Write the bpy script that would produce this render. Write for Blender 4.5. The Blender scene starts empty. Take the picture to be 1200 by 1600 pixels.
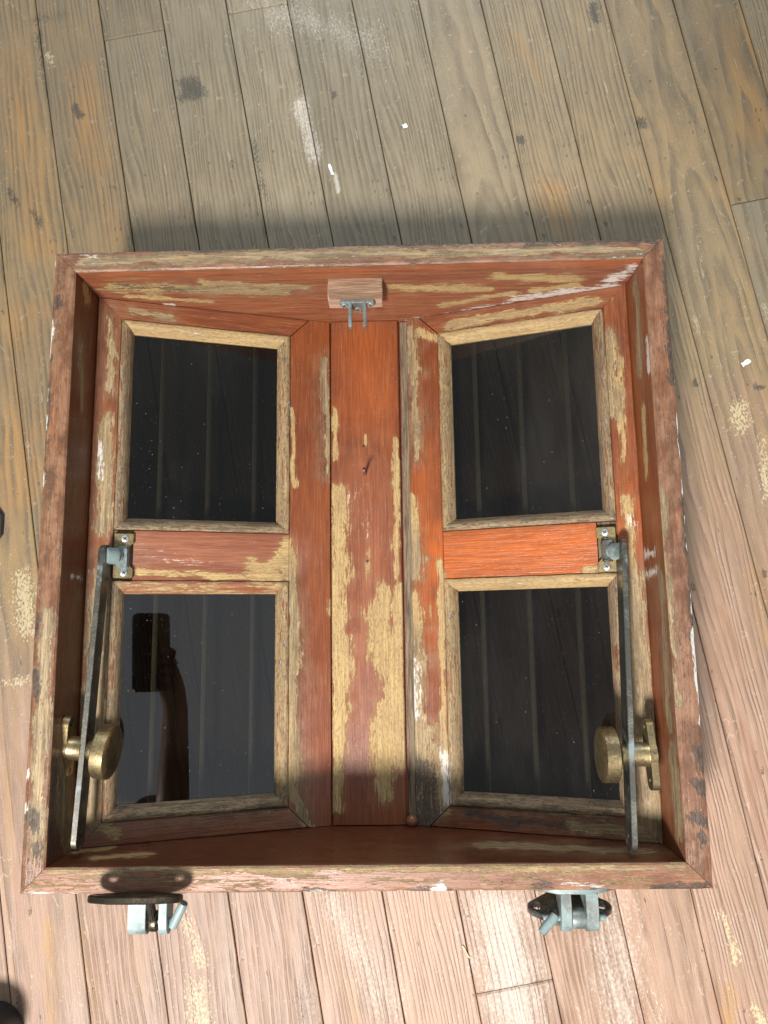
import bpy, bmesh, math, random
import numpy as np
from mathutils import Vector, Matrix, noise as mnoise
random.seed(7); rng = np.random.default_rng(7)
C = bpy.context.scene.collection
SC = bpy.context.scene
rad = math.radians
H = 0.165                      # height of the open rim above the floor

# ---------------------------------------------------------------- camera
cam = bpy.data.cameras.new('camera'); camo = bpy.data.objects.new('camera', cam); C.objects.link(camo)
CAM = (0.0383, -0.0801, 0.7214 + H)
camo.location = CAM
camo.rotation_euler = (0.1554, 0.0230, -0.0146)
cam.sensor_fit = 'HORIZONTAL'; cam.sensor_width = 36; cam.lens = 36 * 1190.14 / 1200
cam.clip_start = 0.005; cam.clip_end = 50
SC.camera = camo
# ---------------------------------------------------------------- world and lamps
wd = bpy.data.worlds.new('World'); SC.world = wd; wd.use_nodes = True
bg = wd.node_tree.nodes['Background']; bg.inputs[0].default_value = (0.86, 0.95, 1.0, 1); bg.inputs[1].default_value = 0.23
def area(name, loc, target, size, power, col, shape='DISK', sy=None):
    L = bpy.data.lights.new(name, 'AREA'); L.shape = shape; L.size = size
    if sy: L.size_y = sy
    L.energy = power; L.color = col
    o = bpy.data.objects.new(name, L); C.objects.link(o); o.location = loc
    o.rotation_euler = (Vector(target) - Vector(loc)).to_track_quat('-Z', 'Y').to_euler()
    return o
area('key_lamp', (-0.43, -1.08, 1.83), (0.05, 0.0, 0.05), 0.36, 57, (1.0, 0.955, 0.90))
area('pane_reflection_light', (0.92, -0.50, 2.35), (0.92, -0.50, 0), 1.25, 3.2, (0.84, 0.92, 1.0), 'RECTANGLE', 1.45)  # added overhead light, sized to reflect in the lower-left pane only
area('north_fill_light', (0.1, 3.1, 1.75), (0.05, 0.4, 0.0), 1.5, 27, (0.82, 0.92, 1.0), 'RECTANGLE', 1.2)  # added soft fill that lifts the far wall's shadow and gives floor sheen
SC.view_settings.view_transform = 'Standard'; SC.view_settings.look = 'None'
SC.view_settings.exposure = 0.78; SC.view_settings.gamma = 1.0

# ---------------------------------------------------------------- node helpers
class NT:
    def __init__(s, name):
        s.m = bpy.data.materials.new(name); s.m.use_nodes = True; s.t = s.m.node_tree; s.t.nodes.clear()
        s.out = s.t.nodes.new('ShaderNodeOutputMaterial')
    def n(s, typ, ins=(), **kw):
        nd = s.t.nodes.new(typ)
        for k, v in kw.items(): setattr(nd, k, v)
        for k, v in (ins.items() if isinstance(ins, dict) else enumerate(ins)):
            if v is None: continue
            if hasattr(v, 'is_linked') or hasattr(v, 'links'): s.t.links.new(v, nd.inputs[k])
            else:
                i = nd.inputs[k]
                try: i.default_value = v
                except Exception: i.default_value = (*v, 1) if hasattr(v, '__len__') else (v, v, v)
        return nd
    def attr(s, name): return s.n('ShaderNodeAttribute', attribute_name=name)
    def m_(s, op, a, b=None, c=None, clamp=False):
        return s.n('ShaderNodeMath', [a, b, c], operation=op, use_clamp=clamp).outputs[0]
    def vm(s, op, a, b): return s.n('ShaderNodeVectorMath', [a, b], operation=op).outputs[0]
    def noise(s, v, scale=1.0, detail=3.0, rough=.55, dist=0.0):
        return s.n('ShaderNodeTexNoise', {'Vector': v, 'Scale': scale, 'Detail': detail, 'Roughness': rough, 'Distortion': dist}).outputs[0]
    def mix(s, f, a, b, mode='MIX'):
        nd = s.n('ShaderNodeMix', data_type='RGBA', blend_type=mode)
        for i, v in ((0, f), (6, a), (7, b)):
            if hasattr(v, 'links'): s.t.links.new(v, nd.inputs[i])
            else: nd.inputs[i].default_value = v if i == 0 else (*v, 1)
        return nd.outputs[2]
    def step(s, v, lo, hi):
        nd = s.n('ShaderNodeMapRange', {'Value': v, 'From Min': lo, 'From Max': hi, 'To Min': 0.0, 'To Max': 1.0}, interpolation_type='SMOOTHSTEP')
        return nd.outputs[0]
    def lin(s, v, lo, hi, a, b):
        return s.n('ShaderNodeMapRange', {'Value': v, 'From Min': lo, 'From Max': hi, 'To Min': a, 'To Max': b}).outputs[0]
    def sep(s, v): return s.n('ShaderNodeSeparateXYZ', [v]).outputs
    def comb(s, x, y, z): return s.n('ShaderNodeCombineXYZ', [x, y, z]).outputs[0]
    def bump(s, h, strength, dist): return s.n('ShaderNodeBump', {'Height': h, 'Strength': strength, 'Distance': dist}).outputs[0]
    def bsdf(s, **kw):
        nd = s.n('ShaderNodeBsdfPrincipled', {k.replace('_', ' '): v for k, v in kw.items()})
        return nd
    def done(s, sh): s.t.links.new(sh, s.out.inputs[0]); return s.m

def specks(N, v, scale, size):
    vo = N.n('ShaderNodeTexVoronoi', {'Vector': v, 'Scale': scale}, feature='F1')
    keep = N.m_('GREATER_THAN', N.sep(vo.outputs[1])[0], .55)
    return N.m_('MULTIPLY', N.m_('LESS_THAN', vo.outputs[0], size), keep)

# ---------------------------------------------------------------- materials
def mat_wood():
    N = NT('aged_varnished_mahogany')
    gv = N.attr('gv').outputs[1]
    b, g, w = N.sep(N.attr('w1').outputs[1]); y, o, d = N.sep(N.attr('w2').outputs[1])
    fib = N.noise(N.vm('MULTIPLY', gv, (26, 620, 620)), 1, 3, .65)
    med = N.noise(N.vm('MULTIPLY', gv, (14, 170, 170)), 1, 5, .7)
    low = N.noise(N.vm('MULTIPLY', gv, (7, 26, 26)), 1, 4, .6)
    blo = N.noise(N.vm('MULTIPLY', gv, (42, 75, 75)), 1, 5, .68)
    flk = N.noise(N.vm('MULTIPLY', gv, (130, 430, 430)), 1, 4, .75)
    pore = N.noise(N.vm('MULTIPLY', gv, (24, 950, 950)), 1, 2, .6)
    stk = N.noise(N.vm('MULTIPLY', gv, (40, 380, 380)), 1, 4, .7)
    def thr(v, soft=.05, am=1.0, af=.8, ak=.9, as_=1.3):
        v = N.m_('MULTIPLY_ADD', N.m_('SUBTRACT', stk, .5), as_, v)
        q = N.m_('MULTIPLY_ADD', N.m_('SUBTRACT', med, .5), am, v)
        q = N.m_('MULTIPLY_ADD', N.m_('SUBTRACT', fib, .5), af, q)
        q = N.m_('MULTIPLY_ADD', N.m_('SUBTRACT', flk, .5), ak, q)
        return N.step(q, .5 - soft, .5 + soft)
    bare = thr(b); halo = thr(N.m_('ADD', b, .20), .22)
    # varnish film
    c = N.mix(N.step(low, .32, .68), (.122, .029, .009), (.215, .060, .017))
    c = N.mix(N.m_('MAXIMUM', o, 0.0), c, (.44, .100, .014))
    c = N.mix(N.m_('MULTIPLY', N.m_('MAXIMUM', N.m_('MULTIPLY', o, -1.0), 0.0), 1.0, clamp=True), c, (.070, .020, .008))  # negative o darkens the unlit inner walls by colour
    c = N.mix(N.m_('MULTIPLY', d, N.lin(med, .3, .7, .05, .80)), c, (.35, .140, .085))
    br = N.mix(N.step(blo, .38, .62), (.090, .052, .030), (.235, .140, .080))
    br = N.mix(N.m_('MULTIPLY', N.step(low, .55, .72), .35), br, (.27, .110, .045))
    br = N.mix(N.m_('MULTIPLY', d, N.lin(blo, .3, .7, .1, .75)), br, (.40, .235, .165))
    c = N.mix(N.m_('MULTIPLY', y, N.lin(med, .3, .7, .70, 1.0), clamp=True), c, br)
    c = N.mix(N.lin(fib, .36, .66, .50, 0.0), c, (.085, .024, .009))
    c = N.mix(N.m_('MULTIPLY', N.step(pore, .52, .72), .32), c, (.34, .115, .045))
    c = N.mix(N.m_('MULTIPLY', halo, N.lin(y, 0, 1, .35, .05)), c, (.29, .125, .050))
    # bare wood
    t = N.mix(N.step(low, .35, .65), (.43, .305, .125), (.36, .240, .100))
    t = N.mix(N.lin(fib, .38, .68, .0, .85), t, (.235, .145, .065))
    rs = N.noise(N.vm('MULTIPLY', gv, (240, 620, 620)), 1, 3, .7)
    t = N.mix(N.m_('MULTIPLY', N.step(rs, .50, .60), .50), t, (.150, .080, .036))
    gy = N.mix(N.step(med, .38, .62), (.315, .240, .150), (.100, .070, .042))
    gy = N.mix(N.lin(fib, .40, .66, .0, .8), gy, (.060, .044, .030))
    gy = N.mix(N.step(flk, .56, .70), gy, (.40, .33, .22))
    t = N.mix(N.m_('MULTIPLY', y, N.lin(blo, .3, .7, .45, 1.0), clamp=True), t, gy)
    c = N.mix(bare, c, t)
    gm = thr(g, .05, .9, .3, 2.0, .5)
    c = N.mix(N.m_('MULTIPLY', gm, .88), c, N.mix(N.step(flk, .4, .6), (.022, .019, .017), (.075, .055, .040)))
    wm = thr(w, .14, .7, .6, 1.5, .8)
    c = N.mix(N.m_('MULTIPLY', wm, .80), c, (.58, .565, .52))
    sp = specks(N, gv, 210, .060)
    c = N.mix(N.m_('MULTIPLY', sp, .65), c, (.60, .57, .50))
    rough = N.m_('MULTIPLY_ADD', bare, .36, N.lin(blo, .3, .7, .24, .44))
    rough = N.m_('ADD', rough, N.m_('MULTIPLY', d, .14), clamp=True)
    h = N.m_('MULTIPLY_ADD', bare, -.6, N.m_('MULTIPLY_ADD', fib, .75, N.m_('MULTIPLY', flk, .30)))
    h = N.m_('MULTIPLY_ADD', gm, -.6, h)
    p = N.bsdf(Base_Color=c, Roughness=rough, Normal=N.bump(h, .7, .0008))
    return N.done(p.outputs[0])

def mat_floor():
    N = NT('worn_pine_floorboard')
    gv = N.attr('gv').outputs[1]; rg = N.attr('ring').outputs[1]; tn = N.attr('tone').outputs[1]
    b, g, w = N.sep(N.attr('w1').outputs[1]); y, o, d = N.sep(N.attr('w2').outputs[1])
    t, s, n_ = N.sep(gv); s0, z0, k = N.sep(rg)
    wob = N.noise(N.vm('MULTIPLY', gv, (3.0, 16, 16)), 1, 2, .5)
    wob2 = N.noise(N.vm('MULTIPLY', gv, (16, 60, 60)), 1, 2, .5)
    dx = N.m_('SUBTRACT', s, s0); dz = N.m_('MULTIPLY_ADD', t, k, z0)
    r = N.m_('SQRT', N.m_('ADD', N.m_('MULTIPLY', dx, dx), N.m_('MULTIPLY', dz, dz)))
    r = N.m_('MULTIPLY_ADD', wob, .034, r); r = N.m_('MULTIPLY_ADD', wob2, .0045, r)
    r = N.m_('MULTIPLY_ADD', N.noise(N.comb(N.m_('MULTIPLY', r, 60.0), 3.3, N.m_('MULTIPLY', s0, 9.0)), 1, 2, .5), .012, r)
    ph = N.m_('FRACT', N.m_('MULTIPLY', r, N.sep(tn)[2]))
    late = N.m_('MULTIPLY', N.step(ph, .15, .80), N.step(ph, 1.0, .86))       # latewood band
    fib = N.noise(N.vm('MULTIPLY', gv, (16, 800, 800)), 1, 3, .6)
    med = N.noise(N.vm('MULTIPLY', gv, (9, 60, 60)), 1, 5, .65)
    low = N.noise(N.vm('MULTIPLY', gv, (5, 9, 9)), 1, 4, .55)
    flk = N.noise(N.vm('MULTIPLY', gv, (260, 420, 420)), 1, 3, .7)
    fade = N.noise(N.vm('MULTIPLY', gv, (6, 40, 40)), 1.7, 3, .6)
    c = N.mix(N.sep(tn)[0], (.245, .205, .135), (.305, .200, .090))  # greyed far boards, darkened further to stand for the lamp's falloff
    blo = N.noise(N.vm('MULTIPLY', gv, (26, 48, 48)), 1, 5, .68)
    c = N.mix(N.m_('MULTIPLY', N.step(blo, .50, .66), .5), c, (.165, .140, .095))
    c = N.mix(N.m_('MULTIPLY', N.step(blo, .45, .30), .35), c, (.36, .29, .18))
    red = N.mix(N.step(med, .3, .7), (.300, .160, .102), (.430, .270, .190))  # reddish boards paled to carry part of the near brightness
    rm = N.m_('MULTIPLY_ADD', N.m_('SUBTRACT', med, .5), .9, d)
    c = N.mix(N.step(rm, .2, .8), c, red)
    om = N.m_('MULTIPLY_ADD', N.m_('SUBTRACT', med, .5), .7, o)
    c = N.mix(N.m_('MULTIPLY', N.step(om, .3, .75), .75), c, (.40, .215, .068))
    grey = N.step(low, .38, .70)
    c = N.mix(N.m_('MULTIPLY', grey, .50), c, N.mix(d, (.155, .140, .100), (.30, .215, .160)))
    lk = N.m_('MULTIPLY', late, N.lin(fade, .36, .60, .10, .85))
    dark = N.mix(d, (.125, .098, .060), (.190, .108, .074))
    c = N.mix(lk, c, dark)
    c = N.mix(N.lin(fib, .35, .75, 0, .45), c, (.16, .115, .07))
    c = N.mix(N.m_('MULTIPLY', N.step(N.noise(gv, 900, 2, .6), .56, .75), .28), c, (.55, .47, .37))
    def thr(v, soft, a1, a2):
        q = N.m_('MULTIPLY_ADD', N.m_('SUBTRACT', flk, .5), a2, N.m_('MULTIPLY_ADD', N.m_('SUBTRACT', med, .5), a1, v))
        return N.step(q, .5 - soft, .5 + soft)
    # scattered dark gouges and dents
    vo = N.n('ShaderNodeTexVoronoi', {'Vector': N.vm('ADD', N.vm('MULTIPLY', gv, (24, 42, 42)), N.vm('MULTIPLY', N.comb(flk, med, flk), (.5, .5, .5))), 'Scale': 1.0})
    ds = N.m_('MULTIPLY', N.m_('LESS_THAN', vo.outputs[0], N.lin(N.sep(vo.outputs[1])[0], 0, 1, .03, .13)), N.m_('GREATER_THAN', N.sep(vo.outputs[1])[1], .62))
    c = N.mix(N.m_('MULTIPLY', ds, .72), c, (.055, .045, .035))
    v2 = N.n('ShaderNodeTexVoronoi', {'Vector': N.vm('ADD', N.vm('MULTIPLY', gv, (75, 120, 120)), N.vm('MULTIPLY', N.comb(flk, fade, flk), (.9, .9, .9))), 'Scale': 1.0})
    d2 = N.m_('MULTIPLY', N.m_('LESS_THAN', v2.outputs[0], N.lin(N.sep(v2.outputs[1])[0], 0, 1, .05, .20)), N.m_('GREATER_THAN', N.sep(v2.outputs[1])[1], .86))
    c = N.mix(N.m_('MULTIPLY', d2, .60), c, (.060, .048, .036))
    v3 = N.n('ShaderNodeTexVoronoi', {'Vector': N.vm('ADD', N.vm('MULTIPLY', gv, (14, 10, 10)), N.vm('MULTIPLY', N.comb(med, fade, low), (.5, .5, .5))), 'Scale': 1.0}, feature='DISTANCE_TO_EDGE')
    scr = N.m_('MULTIPLY', N.m_('LESS_THAN', v3.outputs[0], .006), N.step(fade, .54, .60))
    c = N.mix(N.m_('MULTIPLY', scr, .45), c, (.46, .39, .29))
    gm = thr(g, .10, .6, 1.2)
    c = N.mix(N.m_('MULTIPLY', gm, .78), c, (.050, .048, .038))
    bm = thr(b, .06, .9, 2.6)
    c = N.mix(N.m_('MULTIPLY', bm, .8), c, (.50, .42, .25))
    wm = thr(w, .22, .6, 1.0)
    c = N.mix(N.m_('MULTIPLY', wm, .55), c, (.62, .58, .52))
    sp = specks(N, gv, 95, .045)
    c = N.mix(N.m_('MULTIPLY', sp, .65), c, (.66, .62, .54))
    c = N.mix(1.0, c, N.comb(N.sep(tn)[1], N.sep(tn)[1], N.sep(tn)[1]), 'MULTIPLY')
    h = N.m_('MULTIPLY_ADD', lk, .8, N.m_('MULTIPLY_ADD', fib, .30, N.m_('MULTIPLY', flk, .20)))
    h = N.m_('MULTIPLY_ADD', ds, -1.0, h)
    p = N.bsdf(Base_Color=c, Roughness=N.lin(med, .3, .7, .42, .62), Normal=N.bump(h, .75, .0011))
    return N.done(p.outputs[0])

def mat_metal(name, base, tarn, verd, vf, tf, rough=.38, metal=.9):
    N = NT(name)
    co = N.n('ShaderNodeTexCoord').outputs[3]
    n1 = N.noise(co, 38, 4, .6); n2 = N.noise(co, 30, 4, .6); n3 = N.noise(co, 500, 3, .6)
    c = N.mix(N.step(N.m_('MULTIPLY_ADD', n3, .25, n1), tf, tf + .2), base, tarn)
    vm_ = N.m_('MULTIPLY', N.step(N.m_('MULTIPLY_ADD', n3, .3, n2), vf, vf + .16), .85)
    c = N.mix(vm_, c, verd)
    c = N.mix(N.lin(n3, .3, .7, 0, .25), c, (.02, .02, .018))
    p = N.bsdf(Base_Color=c, Metallic=N.lin(vm_, 0, 1, metal, .1), Roughness=N.lin(n1, .3, .7, rough - .1, rough + .18), Normal=N.bump(N.m_('MULTIPLY_ADD', n3, .4, n1), .3, .0006))
    return N.done(p.outputs[0])

def mat_plain(name, col, rough=.6, metal=0., bumpd=.0002, scale=400, var=.25):
    N = NT(name); co = N.n('ShaderNodeTexCoord').outputs[3]
    n1 = N.noise(co, scale, 4, .6)
    c = N.mix(N.lin(n1, .3, .7, 0, 1), tuple(x * (1 - var) for x in col), tuple(min(1, x * (1 + var)) for x in col))
    p = N.bsdf(Base_Color=c, Roughness=rough, Metallic=metal, Normal=N.bump(n1, .35, bumpd))
    return N.done(p.outputs[0])

def mat_glass():
    N = NT('smoked_window_glass')
    co = N.n('ShaderNodeTexCoord').outputs[3]
    smear = N.noise(N.vm('MULTIPLY', co, (9, 3, 9)), 1, 4, .6)
    fr = N.n('ShaderNodeFresnel', {'IOR': 1.42}).outputs[0]
    tr = N.n('ShaderNodeBsdfTransparent', {'Color': (.37, .365, .355, 1)}).outputs[0]
    gl = N.n('ShaderNodeBsdfGlossy', {'Roughness': .015, 'Color': (1, 1, 1, 1)}).outputs[0]
    a = N.n('ShaderNodeMixShader', [fr, tr, gl]).outputs[0]
    df = N.n('ShaderNodeBsdfDiffuse', {'Color': (.55, .54, .50, 1)}).outputs[0]
    s1 = specks(N, co, 130, .05); s2 = specks(N, co, 330, .07)
    dirt = N.m_('ADD', N.m_('MULTIPLY', N.m_('MAXIMUM', s1, N.m_('MULTIPLY', s2, .7)), .45), N.m_('MULTIPLY', N.step(smear, .5, .75), .014))
    return N.done(N.n('ShaderNodeMixShader', [dirt, a, df]).outputs[0])

WOOD = mat_wood(); FLOOR = mat_floor(); GLASS = mat_glass()
BRASS = mat_metal('aged_brass', (.46, .35, .18), (.20, .155, .085), (.25, .31, .28), .80, .52, .36)
BRONZE = mat_metal('dull_bronze_bar', (.30, .285, .235), (.13, .125, .110), (.24, .30, .31), .70, .46, .33)
VERD = mat_metal('weathered_hinge_bronze', (.22, .24, .225), (.14, .16, .155), (.25, .335, .335), .56, .5, .45, .5)
DARKBR = mat_metal('dark_hinge_bronze', (.16, .13, .09), (.05, .04, .03), (.15, .19, .17), .80, .45, .42)
ROD = mat_plain('pale_guard_rod', (.80, .70, .50), .35, .1)
STEEL = mat_metal('zinc_screw', (.62, .66, .66), (.42, .45, .45), (.50, .53, .52), .75, .55, .35, .8)
SLOT = mat_plain('screw_recess_black', (.02, .02, .02), .7)
def mat_grain(name, c0, c1, axis, rough=.7):
    N = NT(name); co = N.n('ShaderNodeTexCoord').outputs[3]
    s = [260.0, 260.0, 260.0]; s[axis] = 14.0
    a = N.noise(N.vm('MULTIPLY', co, tuple(s)), 1, 5, .7); b = N.noise(N.vm('MULTIPLY', co, tuple(q * 3 for q in s)), 1, 3, .7)
    c = N.mix(N.step(N.m_('MULTIPLY_ADD', b, .5, N.m_('MULTIPLY', a, .5)), .38, .62), c0, c1)
    return N.done(N.bsdf(Base_Color=c, Roughness=rough, Normal=N.bump(N.m_('ADD', a, b), .5, .0006)).outputs[0])
RAWBLOCK = mat_grain('raw_hardwood_block', (.15, .085, .050), (.32, .205, .130), 0)
PALEBLOCK = mat_grain('pale_hardwood_block', (.30, .18, .125), (.50, .33, .25), 0)
GRIMY = mat_grain('grimy_bare_wood', (.055, .036, .022), (.21, .155, .095), 1, .8)
RUST = mat_plain('rusty_nail', (.20, .085, .05), .55, .5, .0002, 900, .5)
CHIPW = mat_plain('white_paper', (.72, .74, .72), .8)
BLACK = mat_plain('black_lacquer', (.018, .019, .021), .35)
SUB = mat_plain('dark_subfloor', (.018, .014, .010), .95)
SPLINT = mat_plain('pale_wood_splinter', (.55, .44, .28), .8)
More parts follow.
